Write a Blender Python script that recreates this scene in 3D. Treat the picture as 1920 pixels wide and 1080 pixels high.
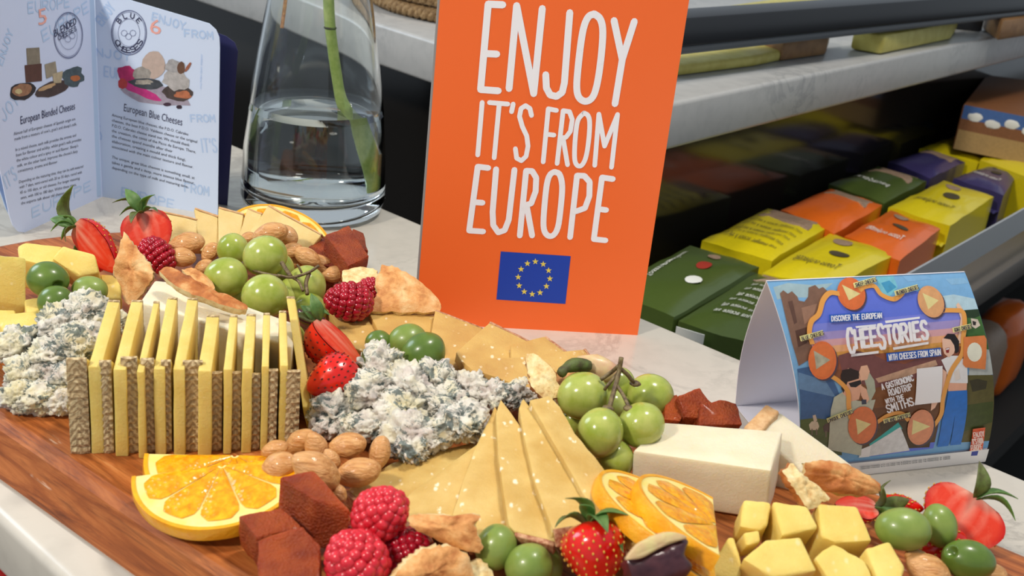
import bpy, bmesh, math, random
from mathutils import Vector, Matrix, noise
random.seed(7)
for o in list(bpy.data.objects): bpy.data.objects.remove(o)
SC = bpy.context.scene; COL = SC.collection
V = Vector; R = math.radians; PI = math.pi
# ---------------------------------------------------------------- camera
FPX = 2150.0; PITCH = R(22.3); ROLL = R(6.3); CAM = V((0, 0, .29))
FW = V((0, math.cos(PITCH), -math.sin(PITCH))); UP0 = V((0, math.sin(PITCH), math.cos(PITCH))); R0 = V((1, 0, 0))
RT = R0*math.cos(ROLL) + UP0*math.sin(ROLL); UPV = UP0*math.cos(ROLL) - R0*math.sin(ROLL)
cd = bpy.data.cameras.new('camera'); cam = bpy.data.objects.new('camera', cd); COL.objects.link(cam)
m = Matrix((RT, UPV, -FW)).transposed().to_4x4(); m.translation = CAM; cam.matrix_world = m
cd.sensor_width = 36; cd.lens = FPX/1920*36; cd.clip_start = .01; cd.clip_end = 50
cd.dof.use_dof = True; cd.dof.focus_distance = .62; cd.dof.aperture_fstop = 20
SC.camera = cam
# ---------------------------------------------------------------- light and exposure
SC.view_settings.view_transform = 'Standard'; SC.view_settings.look = 'None'
SC.view_settings.gamma = 1; SC.view_settings.use_curve_mapping = False
SC.view_settings.exposure = 0.14
W = bpy.data.worlds.new('shop_light'); SC.world = W; W.use_nodes = True
bg = W.node_tree.nodes['Background']; bg.inputs[0].default_value = (.80, .90, 1, 1); bg.inputs[1].default_value = .42
def area(name, loc, target, size, power, col):
    l = bpy.data.lights.new(name, 'AREA'); l.shape = 'DISK'; l.size = size; l.energy = power; l.color = col
    o = bpy.data.objects.new(name, l); COL.objects.link(o); o.location = loc
    o.rotation_euler = (V(target)-V(loc)).to_track_quat('-Z', 'Y').to_euler(); return o
area('ceiling_lamp', (-1.05, -.50, 1.30), (0, .6, 0), .20, 22, (1, .91, .80))
area('ceiling_lamp', (.42, .60, 1.75), (.05, .6, 0), .26, 17, (1, .93, .84))
area('daylight_window', (-1.9, 1.3, 1.1), (0, .7, 0), .9, 14, (.72, .86, 1))
# ---------------------------------------------------------------- pixel <-> place
def raydir(px, py): return (FW*FPX + RT*(px-960) - UPV*(py-540)).normalized()
def at(px, py, z=2.2):
    d = raydir(px, py); return CAM + d*((z/100-CAM.z)/d.z)
def proj(p):
    v = p-CAM; w = v.dot(FW); return 960+FPX*v.dot(RT)/w, 540-FPX*v.dot(UPV)/w
def ppm(p): return FPX/(p-CAM).dot(FW)          # pixels per metre there
def ondist(px, py, P, dist, far=True):           # point of the pixel's ray at a distance from P
    d = raydir(px, py); q = CAM-P; b = q.dot(d); c = q.dot(q)-dist*dist; D = b*b-c
    s = math.sqrt(D) if D > 0 else 0
    return CAM + d*(-b + (s if far else -s))
def onplane(px, py, P, n):
    d = raydir(px, py); return CAM + d*((P-CAM).dot(n)/d.dot(n))
def DIR(a, b, c): return (RT*a + UPV*b - FW*c).normalized()   # right, up, toward the viewer
def frame(x, z):                                  # orthonormal columns from x axis and rough z
    x = x.normalized(); y = z.cross(x).normalized(); z = x.cross(y); return Matrix((x, y, z)).transposed()
# ---------------------------------------------------------------- materials
def lin(c):
    return tuple(((v/255)/12.92 if v/255 <= .04045 else ((v/255+.055)/1.055)**2.4) for v in c) + (1,)
class MT:
    def __init__(s, name, rough=.5, spec=.5, sss=0, ssr=(1, .5, .25), ssc=.004, coat=0, trans=0, ior=1.45, metal=0):
        s.m = bpy.data.materials.new(name); s.m.use_nodes = True; s.t = s.m.node_tree; s.b = s.t.nodes['Principled BSDF']
        i = s.b.inputs; i['Roughness'].default_value = rough; i['Specular IOR Level'].default_value = spec; i['IOR'].default_value = ior
        i['Subsurface Weight'].default_value = sss; i['Subsurface Radius'].default_value = ssr; i['Subsurface Scale'].default_value = ssc
        i['Coat Weight'].default_value = coat; i['Coat Roughness'].default_value = .08; i['Transmission Weight'].default_value = trans; i['Metallic'].default_value = metal
        s.co = None
    def n(s, typ, **kw):
        x = s.t.nodes.new(typ)
        for k, v in kw.items(): setattr(x, k, v)
        return x
    def link(s, a, b): s.t.links.new(a, b)
    def coord(s, scale=(1, 1, 1), rot=(0, 0, 0)):
        tc = s.n('ShaderNodeTexCoord'); mp = s.n('ShaderNodeMapping'); mp.inputs['Scale'].default_value = scale; mp.inputs['Rotation'].default_value = rot
        oi = s.n('ShaderNodeObjectInfo'); ad = s.n('ShaderNodeVectorMath', operation='MULTIPLY_ADD')
        s.link(oi.outputs['Random'], ad.inputs[0]); ad.inputs[1].default_value = (s.rnd,)*3; s.link(tc.outputs['Object'], ad.inputs[2])
        s.link(ad.outputs[0], mp.inputs[0]); return mp.outputs[0]
    rnd = 1.0
    def noise(s, scale, detail=3, rough=.55, dist=0, co=None):
        x = s.n('ShaderNodeTexNoise'); x.inputs['Scale'].default_value = scale; x.inputs['Detail'].default_value = detail
        x.inputs['Roughness'].default_value = rough; x.inputs['Distortion'].default_value = dist
        s.link(co or s.coord(), x.inputs['Vector']); return x.outputs['Fac']
    def voro(s, scale, co=None, feature='F1', rand=1, out='Distance'):
        x = s.n('ShaderNodeTexVoronoi'); x.feature = feature; x.inputs['Scale'].default_value = scale; x.inputs['Randomness'].default_value = rand
        s.link(co or s.coord(), x.inputs['Vector']); return x.outputs[out]
    def ramp(s, fac, stops, interp='LINEAR'):
        x = s.n('ShaderNodeValToRGB'); x.color_ramp.interpolation = interp; e = x.color_ramp.elements
        while len(e) < len(stops): e.new(.5)
        for k, (p, c) in enumerate(stops): e[k].position = p; e[k].color = c if len(c) == 4 else lin(c)
        s.link(fac, x.inputs[0]); return x.outputs[0]
    def mix(s, fac, a, b, mode='MIX'):
        x = s.n('ShaderNodeMix'); x.data_type = 'RGBA'; x.blend_type = mode
        if isinstance(fac, (int, float)): x.inputs[0].default_value = fac
        else: s.link(fac, x.inputs[0])
        for k, c in ((6, a), (7, b)):
            if isinstance(c, tuple): x.inputs[k].default_value = c if len(c) == 4 else lin(c)
            else: s.link(c, x.inputs[k])
        return x.outputs[2]
    def math(s, op, a, b=0.0, c=None):
        x = s.n('ShaderNodeMath', operation=op)
        for k, v in enumerate((a, b) if c is None else (a, b, c)):
            if isinstance(v, (int, float)): x.inputs[k].default_value = v
            else: s.link(v, x.inputs[k])
        return x.outputs[0]
    def col(s, c):
        if isinstance(c, tuple): s.b.inputs['Base Color'].default_value = c if len(c) == 4 else lin(c)
        else: s.link(c, s.b.inputs['Base Color'])
        return s
    def bump(s, h, strength=.5, dist=.0005):
        x = s.n('ShaderNodeBump'); x.inputs['Strength'].default_value = strength; x.inputs['Distance'].default_value = dist
        s.link(h, x.inputs['Height']); s.link(x.outputs[0], s.b.inputs['Normal']); return s
BW = [(0, (0, 0, 0, 1)), (1, (1, 1, 1, 1))]
def flat(name, c, rough=.6, var=0, **k):
    t = MT(name, rough, **k)
    if var: t.col(t.mix(t.noise(300), c, tuple(max(0, int(v*(1-var))) for v in c)))
    else: t.col(c)
    return t.m
def thr(t, fac, lo, hi): return t.ramp(fac, [(lo, (0, 0, 0, 1)), (hi, (1, 1, 1, 1))])

def marble(name, base, vein, amount=1.0, rough=.22, sc=1):
    t = MT(name, rough, .5); t.rnd = 0
    n1 = t.noise(9*sc, 8, .62, 1.2); v = t.ramp(n1, [(.46, (0, 0, 0, 1)), (.50, (.4*amount,)*3+(1,)), (.53, (0, 0, 0, 1))])
    n2 = t.noise(2.5*sc, 5); n3 = t.noise(60*sc, 4)
    soft = t.mix(thr(t, n2, .35, .7), base, tuple(int(x*.93) for x in base))
    soft = t.mix(t.math('MULTIPLY', thr(t, n3, .45, .8), .18*amount), soft, vein)
    t.col(t.mix(t.math('MULTIPLY', v, thr(t, t.noise(6*sc, 2), .45, .65)), soft, vein)); return t.m
M_marble = marble('marble', (205, 198, 186), (130, 124, 116))
M_shelf = marble('shelf_marble', (178, 178, 176), (110, 112, 116), 1.1, .3, 1.4)
def wood_mat():
    t = MT('oiled_wood', .38, .5); t.rnd = 0
    rot = (0, 0, 0)
    c1 = t.coord((6, 60, 60), rot); c2 = t.coord((14, 260, 260), rot)
    a = t.noise(1.4, 6, .65, 1.6, c1); b = t.noise(1.3, 5, .7, .6, c2)
    c = t.ramp(a, [(.28, (90, 42, 16)), (.45, (152, 82, 36)), (.6, (184, 110, 56)), (.78, (206, 148, 92))])
    c = t.mix(t.math('MULTIPLY', thr(t, b, .5, .72), .75), c, (70, 32, 16))
    scr = t.noise(1.0, 4, .6, .3, t.coord((30, 190, 190)))
    c = t.mix(t.math('MULTIPLY', thr(t, scr, .66, .72), .55), c, (226, 196, 170))
    t.col(c); t.bump(t.mix(.5, b, scr), .35, .0006)
    return t.m
M_wood = wood_mat()
def cheese(name, c1, c2, speck=.0, spc=(250, 240, 205), rough=.42, sc=1, sss=.25, holes=True):
    t = MT(name, rough, .45, sss, (1, .75, .35), .004)
    n = t.noise(70, 4); c = t.mix(thr(t, n, .3, .7), c1, c2)
    if speck:
        v = t.voro(300*sc, co=t.coord((1, .6, .9))); nn = t.noise(200, 3)
        s = t.math('MULTIPLY', t.ramp(v, [(.12, (1, 1, 1, 1)), (.26, (0, 0, 0, 1))]), thr(t, nn, .48, .56))
        c = t.mix(t.math('MULTIPLY', s, speck), c, spc)
    t.col(c); t.bump(t.noise(700, 6, .75), .6, .0009); return t.m
M_pale = cheese('young_cheese', (246, 232, 168), (238, 216, 138))
M_hard = cheese('hard_cheese', (204, 164, 86), (224, 192, 118), .95, (255, 244, 214), sc=.75)
M_hard2 = cheese('aged_cheese', (218, 180, 104), (202, 156, 86), .9, (250, 232, 196), sc=.8)
M_manch = cheese('row_cheese', (240, 214, 124), (230, 198, 100), .2, sc=1.4, sss=.35)
M_white = cheese('white_cheese', (242, 232, 204), (236, 222, 188), 0, rough=.5, sss=.4)
M_cube = cheese('cube_cheese', (242, 216, 124), (232, 200, 100), .35, sc=.7, sss=.35)
M_back = cheese('back_cheese', (232, 208, 144), (222, 192, 122), .1)
def rind_mat():
    t = MT('basket_rind', .6, .4); t.rnd = 0
    tc = t.n('ShaderNodeTexCoord'); sx = t.n('ShaderNodeSeparateXYZ'); t.link(tc.outputs['Object'], sx.inputs[0])
    X, Z = sx.outputs[0], sx.outputs[2]
    ax = t.math('PINGPONG', X, .0048)
    ph = t.math('ADD', t.math('MULTIPLY', Z, 1700), t.math('MULTIPLY', ax, 2300))
    nz = t.noise(420, 4); ph = t.math('ADD', ph, t.math('MULTIPLY', nz, 11))
    w = t.math('SINE', ph); w = t.math('ADD', t.math('MULTIPLY', w, .32), .5)
    c = t.ramp(t.mix(.35, w, t.noise(700, 4)), [(.25, (146, 120, 86)), (.5, (188, 162, 118)), (.78, (226, 206, 162))])
    c = t.mix(thr(t, t.noise(120, 3), .45, .75), c, (188, 160, 118))
    t.col(c); t.bump(t.mix(.4, w, t.noise(900, 4)), .7, .0007); return t.m
M_rind = rind_mat()
def speckled(name, a, b, scale, rough=.5, bump=.3, **k):
    t = MT(name, rough, **k); t.col(t.mix(thr(t, t.noise(scale, 5, .65), .38, .64), a, b)); t.bump(t.noise(scale*2, 5), bump, .0006); return t.m
M_brownrind = speckled('brown_rind', (150, 84, 52), (206, 160, 120), 500)
M_tanrind = speckled('tan_rind', (196, 150, 100), (214, 176, 128), 300)
def blue_mat():
    t = MT('blue_cheese', .5, .45, .15, (1, .9, .7), .003)
    a = t.noise(135, 6, .7, 1.5); b = t.noise(55, 3)
    c = t.ramp(t.noise(60, 4), [(.35, (222, 208, 198)), (.5, (242, 236, 220)), (.68, (236, 224, 180))])
    v = t.math('MULTIPLY', t.ramp(a, [(.495, (0, 0, 0, 1)), (.55, (1, 1, 1, 1))]), thr(t, b, .38, .52))
    c = t.mix(t.math('MULTIPLY', v, .88), c, t.ramp(t.noise(300, 3), [(.35, (60, 78, 82)), (.6, (104, 122, 118)), (.8, (128, 138, 104))]))
    t.col(c); t.bump(t.noise(600, 6, .75), .8, .0014); return t.m
M_blue = blue_mat()
def fruit(name, a, b, sc=60, rough=.2, sss=.4, radius=(.6, .9, .25), coat=.25, bump=.05, c3=None, ssc=.006):
    t = MT(name, rough, .5, sss, radius, ssc, coat)
    c = t.mix(thr(t, t.noise(sc, 4), .35, .68), a, b)
    if c3: c = t.mix(t.math('MULTIPLY', thr(t, t.voro(sc*3), .0, .12), .0), c, c3)
    t.col(c); t.bump(t.noise(sc*5, 3), bump, .0005); return t.m
M_grape = fruit('grape_skin', (148, 164, 60), (184, 190, 104), 90, .2, .35, (.7, .8, .3))
M_olive = fruit('olive_skin', (82, 108, 38), (104, 130, 52), 70, .3, .15, (.5, .7, .2), .25)
M_olive2 = fruit('pale_olive_skin', (112, 136, 58), (138, 156, 76), 70, .34, .15, (.5, .7, .2), .2)
M_straw = fruit('strawberry_skin', (196, 14, 12), (222, 34, 20), 70, .22, .25, (1, .15, .1), .4, .1)
M_rasp = fruit('raspberry_skin', (200, 26, 44), (222, 58, 70), 200, .28, .35, (1, .2, .2), .15, ssc=.003)
M_rasp2 = fruit('dark_raspberry_skin', (150, 8, 30), (182, 22, 44), 200, .22, .3, (1, .15, .2), .3, ssc=.003)
M_seed = flat('strawberry_seed', (206, 160, 60), .5)
M_seed2 = flat('dark_seed', (88, 30, 16), .5)
M_leaf = fruit('green_leaf', (62, 96, 44), (98, 132, 66), 160, .5, .1, (.4, .8, .2), 0, .2)
M_leaf2 = fruit('dry_leaf', (74, 70, 40), (98, 116, 56), 220, .6, .1, (.4, .8, .2), 0, .3)
M_stem = speckled('grape_stem', (84, 64, 46), (128, 112, 72), 500)
M_fig = fruit('fig_skin', (54, 24, 34), (84, 44, 48), 120, .35, .1, (.6, .2, .3), .2, .2)
M_figin = fruit('fig_flesh', (204, 160, 130), (214, 200, 140), 120, .4, .3, (1, .6, .4), .1)
def almond_mat():
    t = MT('roasted_almond', .33, .5, .12, (1, .5, .2), .002, .15)
    c = t.mix(thr(t, t.noise(1.3, 5, .6, .5, t.coord((90, 420, 420))), .35, .65), (224, 170, 108), (192, 130, 70))
    c = t.mix(t.math('MULTIPLY', thr(t, t.noise(80, 2), .45, .7), .6), c, (224, 176, 122))
    t.col(c); t.bump(t.noise(1.2, 4, .6, .5, t.coord((110, 560, 560))), 1.0, .0010); return t.m
M_almond = almond_mat()
def quince_mat():
    t = MT('quince_paste', .40, .45, .45, (1, .22, .03), .007, .06)
    c = t.mix(thr(t, t.noise(90, 4), .35, .7), (136, 50, 14), (176, 80, 26))
    t.col(c); t.bump(t.mix(.5, t.noise(620, 6, .8), t.voro(900)), .9, .0018); return t.m
M_quince = quince_mat()
def bread_mat(name, lo, mid, hi, sc=90):
    t = MT(name, .6, .4, .08, (1, .6, .3), .002)
    n = t.noise(sc, 5, .62)
    t.col(t.ramp(n, [(.3, hi), (.52, mid), (.72, lo)])); t.bump(t.noise(420, 5, .7), .6, .0012); return t.m
M_crust = bread_mat('toasted_crust', (168, 92, 40), (222, 160, 96), (240, 206, 150))
M_crumb = bread_mat('bread_crumb', (198, 150, 88), (232, 204, 144), (244, 228, 180), 260)
M_toast = bread_mat('dark_toast', (132, 66, 26), (190, 116, 58), (232, 186, 122), 70)
def orange_flesh():
    t = MT('orange_flesh', .22, .5, .35, (1, .55, .1), .005, .3)
    tc = t.coord((1, 1, 1)); n = t.noise(1.1, 4, .6, .4, t.coord((250, 250, 250)))
    c = t.ramp(n, [(.3, (226, 138, 2)), (.5, (244, 164, 6)), (.72, (252, 192, 30))])
    t.col(c); t.bump(t.voro(520), .5, .0008); return t.m
M_oflesh = orange_flesh()
M_orind = fruit('orange_zest', (242, 156, 12), (250, 178, 30), 120, .35, .2, (1, .6, .1), .2, .6)
M_pith = fruit('orange_pith', (252, 232, 150), (252, 222, 110), 120, .5, .3, (1, .9, .5), 0, .3)
# vertex coloured cut faces
def vcol_mat(name, rough=.3, sss=.2, streak=0):
    t = MT(name, rough, .5, sss, (1, .3, .2), .003, .0)
    a = t.n('ShaderNodeVertexColor'); a.layer_name = 'Col'; c = a.outputs['Color']
    if streak: c = t.mix(t.math('MULTIPLY', thr(t, t.noise(150, 4, .6, 1), .5, .7), streak), c, (240, 150, 120))
    t.col(c); t.bump(t.noise(400, 4), .3, .0006); return t.m
M_scut = vcol_mat('strawberry_cut', .42, streak=.25)
M_black = flat('black_panel', (22, 21, 20), .35)
M_dark = flat('dark_floor', (26, 24, 22), .8)
M_rail = flat('black_rail', (38, 40, 44), .3)
# ---------------------------------------------------------------- mesh helpers
class G:
    def __init__(s): s.v = []; s.f = []; s.c = None
    def add(s, vs, fs):
        k = len(s.v); s.v += [V(p) for p in vs]; s.f += [tuple(i+k for i in f) for f in fs]; return s
    def merge(s, g): return s.add(g.v, g.f)
def prism(top, h, down=None, taper=1.0):
    """solid under a polygon of 3-D points"""
    top = [V(p) for p in top]; n = len(top); c = sum(top, V())/n
    nm = V()
    for i in range(n): nm += (top[i]-c).cross(top[(i+1) % n]-c)
    nm.normalize()
    if nm.z < 0: top.reverse(); nm = -nm
    d = (V(down).normalized() if down is not None else -nm)*h
    bot = [c+(p-c)*taper+d for p in top]
    fs = [tuple(range(n)), tuple(range(2*n-1, n-1, -1))] + [(i, n+i, n+(i+1) % n, (i+1) % n) for i in range(n)]
    return G().add(top+bot, fs)
def box(c, x, y, z):
    """box from centre and three half-axis vectors"""
    vs = [c+x*i+y*j+z*k for k in (-1, 1) for j in (-1, 1) for i in (-1, 1)]
    return G().add(vs, [(0, 2, 3, 1), (4, 5, 7, 6), (0, 1, 5, 4), (2, 6, 7, 3), (0, 4, 6, 2), (1, 3, 7, 5)])
def soften(g, width=.0006, seg=2, jitter=0, cuts=0, amp=0, fs=300, seed=0):
    bm = bmesh.new()
    vs = [bm.verts.new(p) for p in g.v]
    for f in g.f:
        try: bm.faces.new([vs[i] for i in f])
        except ValueError: pass
    bmesh.ops.recalc_face_normals(bm, faces=bm.faces)
    if width: bmesh.ops.bevel(bm, geom=list(bm.edges), offset=width, segments=seg, profile=.5, affect='EDGES', clamp_overlap=True)
    if cuts:
        bmesh.ops.triangulate(bm, faces=[f for f in bm.faces if len(f.verts) > 4])
        for _ in range(cuts): bmesh.ops.subdivide_edges(bm, edges=[e for e in bm.edges if e.calc_length() > .0035], cuts=1, use_grid_fill=True)
        bmesh.ops.triangulate(bm, faces=[f for f in bm.faces if len(f.verts) > 4])
    if amp:
        bm.normal_update(); off = V((seed*1.7, seed*.9, seed*2.3))
        for v in bm.verts:
            v.co += v.normal*amp*(noise.noise(v.co*fs+off)+.5*noise.noise(v.co*fs*2.3+off))
    o = G(); bm.verts.index_update()
    o.v = [v.co.copy() for v in bm.verts]; o.f = [tuple(v.index for v in f.verts) for f in bm.faces]; bm.free(); return o
def ico(sub):
    bm = bmesh.new(); bmesh.ops.create_icosphere(bm, subdivisions=sub, radius=1)
    r = ([v.co.copy() for v in bm.verts], [tuple(v.index for v in f.verts) for f in bm.faces]); bm.free(); return r
ICO = {k: ico(k) for k in (1, 2, 3, 4, 5)}
def ball(c, r, fr=None, sub=3, fn=None):
    vs, fs = ICO[sub]; fr = fr or Matrix.Identity(3)
    if not isinstance(r, tuple): r = (r, r, r)
    out = []
    for p in vs:
        q = fn(p) if fn else p
        out.append(c + fr @ V((q.x*r[0], q.y*r[1], q.z*r[2])))
    return G().add(out, fs)
def tube(pts, rad, n=8, caps=True):
    pts = [V(p) for p in pts]; g = G(); vs = []; N = len(pts)
    if isinstance(rad, (int, float)): rad = [rad]*N
    ref = V((0.3, .2, 1)).normalized()
    for i, p in enumerate(pts):
        t = (pts[min(i+1, N-1)]-pts[max(i-1, 0)]).normalized()
        if i == 0: a = t.cross(ref if abs(t.dot(ref)) < .9 else V((1, 0, 0))).normalized()
        else: a = (a - t*a.dot(t)).normalized()
        b = t.cross(a)
        for k in range(n): vs.append(p + (a*math.cos(2*PI*k/n) + b*math.sin(2*PI*k/n))*rad[i])
    fs = [(i*n+k, i*n+(k+1) % n, (i+1)*n+(k+1) % n, (i+1)*n+k) for i in range(N-1) for k in range(n)]
    if caps: fs += [tuple(range(n-1, -1, -1)), tuple((N-1)*n+k for k in range(n))]
    return g.add(vs, fs)
def bez(p, n=12):
    """smooth curve through points (Catmull-Rom)"""
    p = [V(q) for q in p]; p = [p[0]*2-p[1]] + p + [p[-1]*2-p[-2]]; out = []
    for i in range(1, len(p)-2):
        for k in range(n):
            t = k/n; a, b, c, d = p[i-1:i+3]
            out.append(.5*((2*b)+(c-a)*t+(2*a-5*b+4*c-d)*t*t+(3*b-a-3*c+d)*t**3))
    return out+[p[-2]]
def lathe(prof, c, n=48):
    vs = []; fs = []
    for r, z in prof:
        for k in range(n): vs.append(c+V((r*math.cos(2*PI*k/n), r*math.sin(2*PI*k/n), z)))
    for i in range(len(prof)-1):
        for k in range(n): fs.append((i*n+k, i*n+(k+1) % n, (i+1)*n+(k+1) % n, (i+1)*n+k))
    return G().add(vs, fs)
def pad(outline, th, bulge=.002, rings=7, amp=.0006, fs=260, seed=0, und=.4, side_amp=0):
    """domed slab: outline of 3-D points round its centre; returns (upper shell, body below)"""
    P = bez(list(outline)+[outline[0]], 6)[:-1]; n = len(P); c = sum(P, V())/n; nm = V()
    for i in range(n): nm += (P[i]-c).cross(P[(i+1) % n]-c)
    nm.normalize()
    if nm.z < 0 and nm.dot(FW) > 0 or (nm.dot(FW) > .2): P.reverse(); nm = -nm
    off = V((seed*3.1, seed*1.3, seed*.7))
    def dz(p): return nm*amp*(noise.noise(p*fs+off)+.6*noise.noise(p*fs*2.7+off))
    up = G(); vs = []
    P = [p + (p-c).normalized()*side_amp*noise.noise(p*900+off) for p in P]
    Q = list(P)
    for k in range(rings):
        s = 1-k/rings
        for _ in range(k*4): Q = [(Q[i-1]+Q[i]*2+Q[(i+1) % n])/4 for i in range(n)]
        for p in Q:
            q = c+(p-c)*s + nm*bulge*(1-s**4); vs.append(q+dz(q)*min(1, (1-s)*4+.3))
    vs.append(c+nm*bulge+dz(c)); fs = []
    for k in range(rings-1):
        for i in range(n): fs.append((k*n+i, k*n+(i+1) % n, (k+1)*n+(i+1) % n, (k+1)*n+i))
    for i in range(n): fs.append(((rings-1)*n+i, (rings-1)*n+(i+1) % n, rings*n))
    up.add(vs, fs)
    lo = G(); vs2 = []
    for k in range(5):
        s = (1, 1.0, .97, .9, .5)[k]; d = (0, .35, .75, .95, 1)[k]
        for i, p in enumerate(P):
            q = (vs[i]) if k == 0 else c+(p-c)*s - nm*th*d
            if k: q = q + (p-c).normalized()*amp*1.2*noise.noise(q*700+off)
            vs2.append(q)
    vs2.append(c-nm*th); fs2 = [(k*n+(i+1) % n, k*n+i, (k+1)*n+i, (k+1)*n+(i+1) % n) for k in range(4) for i in range(n)]
    fs2 += [(4*n+(i+1) % n, 4*n+i, 5*n) for i in range(n)]
    lo.add(vs2, fs2)
    return up, lo
# ---------------------------------------------------------------- objects
def mk(name, g, mat, parent=None, smooth=True, label=None, kind=None, org=None):
    me = bpy.data.meshes.new(name)
    o = bpy.data.objects.new(name, me); COL.objects.link(o)
    if parent is None:
        if org is None:
            lo = [min(p[k] for p in g.v) for k in range(3)]; hi = [max(p[k] for p in g.v) for k in range(3)]
            org = V(((lo[0]+hi[0])/2, (lo[1]+hi[1])/2, lo[2]))
        o.location = org; o['_w'] = 0
        del o['_w']
    else:
        r = parent
        while r.parent: r = r.parent
        org = r.location; o.parent = parent
    rt = o if parent is None else r
    if rt.rotation_euler.z: pts = g.v                       # built in the thing's own frame
    else: pts = [p-org for p in g.v]
    me.from_pydata([tuple(p) for p in pts], [], g.f)
    if g.c:
        ca = me.color_attributes.new('Col', 'FLOAT_COLOR', 'POINT')
        for i, c in enumerate(g.c): ca.data[i].color = c
    me.materials.append(mat)
    if smooth:
        me.polygons.foreach_set('use_smooth', [True]*len(me.polygons))
        if smooth != 'all':
            bm = bmesh.new(); bm.from_mesh(me)
            for e in bm.edges:
                if len(e.link_faces) == 2 and e.calc_face_angle(0) > .75: e.smooth = False
            bm.to_mesh(me); bm.free()
    me.update()
    if label: o['label'] = label
    if kind: o['kind'] = kind
    return o
def tag(o, label, cat, group=None):
    o['label'] = label; o['category'] = cat
    if group: o['group'] = group
    return o
def thing(name, label, cat, loc, rotz=0, group=None):
    o = bpy.data.objects.new(name, None); COL.objects.link(o); o.location = loc; o.rotation_euler = (0, 0, rotz)
    o.empty_display_size = .01; return tag(o, label, cat, group)
def struct(name, g, mat, smooth=False): return mk(name, g, mat, None, smooth, kind='structure')
ORD = ['first', 'second', 'third', 'fourth', 'fifth', 'sixth', 'seventh', 'eighth', 'ninth', 'tenth', 'eleventh', 'twelfth', 'thirteenth']
# ================================================================ counter, board, shelves
def plan_prism(pts, z0, z1, grow=0):
    n = len(pts); c = sum(pts, V())/n
    top = [V((p.x, p.y, z1)) for p in pts]; bot = [V((p.x, p.y, z0)) + (V((p.x-c.x, p.y-c.y, 0)).normalized()*grow) for p in pts]
    return G().add(top+bot, [tuple(range(n)), tuple(range(2*n-1, n-1, -1))] + [(i, n+i, n+(i+1) % n, (i+1) % n) for i in range(n)])
b0 = at(420, 262, 0); b1 = at(1885, 880, 0); e = (b1-b0).normalized(); nn = V((-e.y, e.x, 0))   # nn points away
if nn.y < 0: nn = -nn
f0 = at(55, 1022, 0); depth = (b0-f0).dot(nn)
cpts = [b0-e*.55, b0+e*1.6, b0+e*1.6-nn*depth, b0-e*.55-nn*depth]
struct('counter_top', soften(plan_prism(cpts, -.032, 0), .005, 4), M_marble, True)
ins = [cpts[0]-nn*.03+e*.02, cpts[1]-nn*.03-e*.02, cpts[2]+nn*.012-e*.02, cpts[3]+nn*.012+e*.02]
struct('counter_base', plan_prism(ins, -.9, -.0325), M_black)
M_red = flat('red_panel', (150, 26, 22), .4)
pf = [cpts[3]+nn*.010+e*.02, cpts[2]+nn*.010-e*.02, cpts[2]-e*.02+nn*.0, cpts[3]+e*.02+nn*.0]
struct('counter_front', plan_prism(pf, -.9, -.0325), M_red)
fl = G().add([V((-4, -2, -.9)), V((5, -2, -.9)), V((5, 9, -.9)), V((-4, 9, -.9)), V((-4, -2, -.93)), V((5, -2, -.93)), V((5, 9, -.93)), V((-4, 9, -.93))],
             [(0, 1, 2, 3), (7, 6, 5, 4), (0, 4, 5, 1), (1, 5, 6, 2), (2, 6, 7, 3), (3, 7, 4, 0)])
struct('floor', fl, M_dark)
# serving board
A = at(124, 865, 2.2); A2 = at(384, 1038, 2.2); be = (A2-A).normalized(); bn = V((-be.y, be.x, 0))
if bn.y < 0: bn = -bn
bw = (at(1500, 868, 2.2)-A).dot(bn); bw = max(bw, (at(1895, 1030, 2.2)-A).dot(bn))
BOARD_ROT = math.atan2(be.y, be.x)
def bl(u, v): return V((u, v, 0))
out = []
L, Rr = -.235, .62
for cx, cy, r, a0, a1 in ((L+.05, .05, .05, 180, 270), (Rr-.05, .05, .05, 270, 360), (Rr-.05, bw-.05, .05, 0, 90), (L+.14, bw-.14, .14, 90, 180)):
    for k in range(9):
        a = R(a0+(a1-a0)*k/8); out.append(bl(cx+r*math.cos(a), cy+r*math.sin(a)))
t = V((A.x, A.y, 0)); n = len(out)
cc = bl((L+Rr)/2, bw/2)
def grow_(p, d):                     # push outline outward by d
    q = V((p.x, p.y, 0)); hx = (Rr-L)/2; hy = bw/2; v = q-cc
    return cc + V((v.x*(hx+d)/hx, v.y*(hy+d)/hy, 0))
g = G(); rings = [(-.003, .022), (0, .0212), (.0030, .0185), (.0095, .0035), (.0102, .0015), (.009, 0.0001)]
vs = [grow_(p, d)+V((0, 0, z)) for d, z in rings for p in out]
fs = [(k*n+i, (k+1)*n+i, (k+1)*n+(i+1) % n, k*n+(i+1) % n) for k in range(len(rings)-1) for i in range(n)]
fs += [tuple(range(n)), tuple(range(len(rings)*n-1, (len(rings)-1)*n-1, -1))]
g.add(vs, fs)
me = bpy.data.meshes.new('serving_board'); me.from_pydata([tuple(p) for p in g.v], [], g.f); me.materials.append(M_wood)
board = bpy.data.objects.new('serving_board', me); COL.objects.link(board); board.location = t; board.rotation_euler.z = BOARD_ROT
tag(board, 'long reddish-brown wooden serving board under all the cheese and fruit', 'board')
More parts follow.
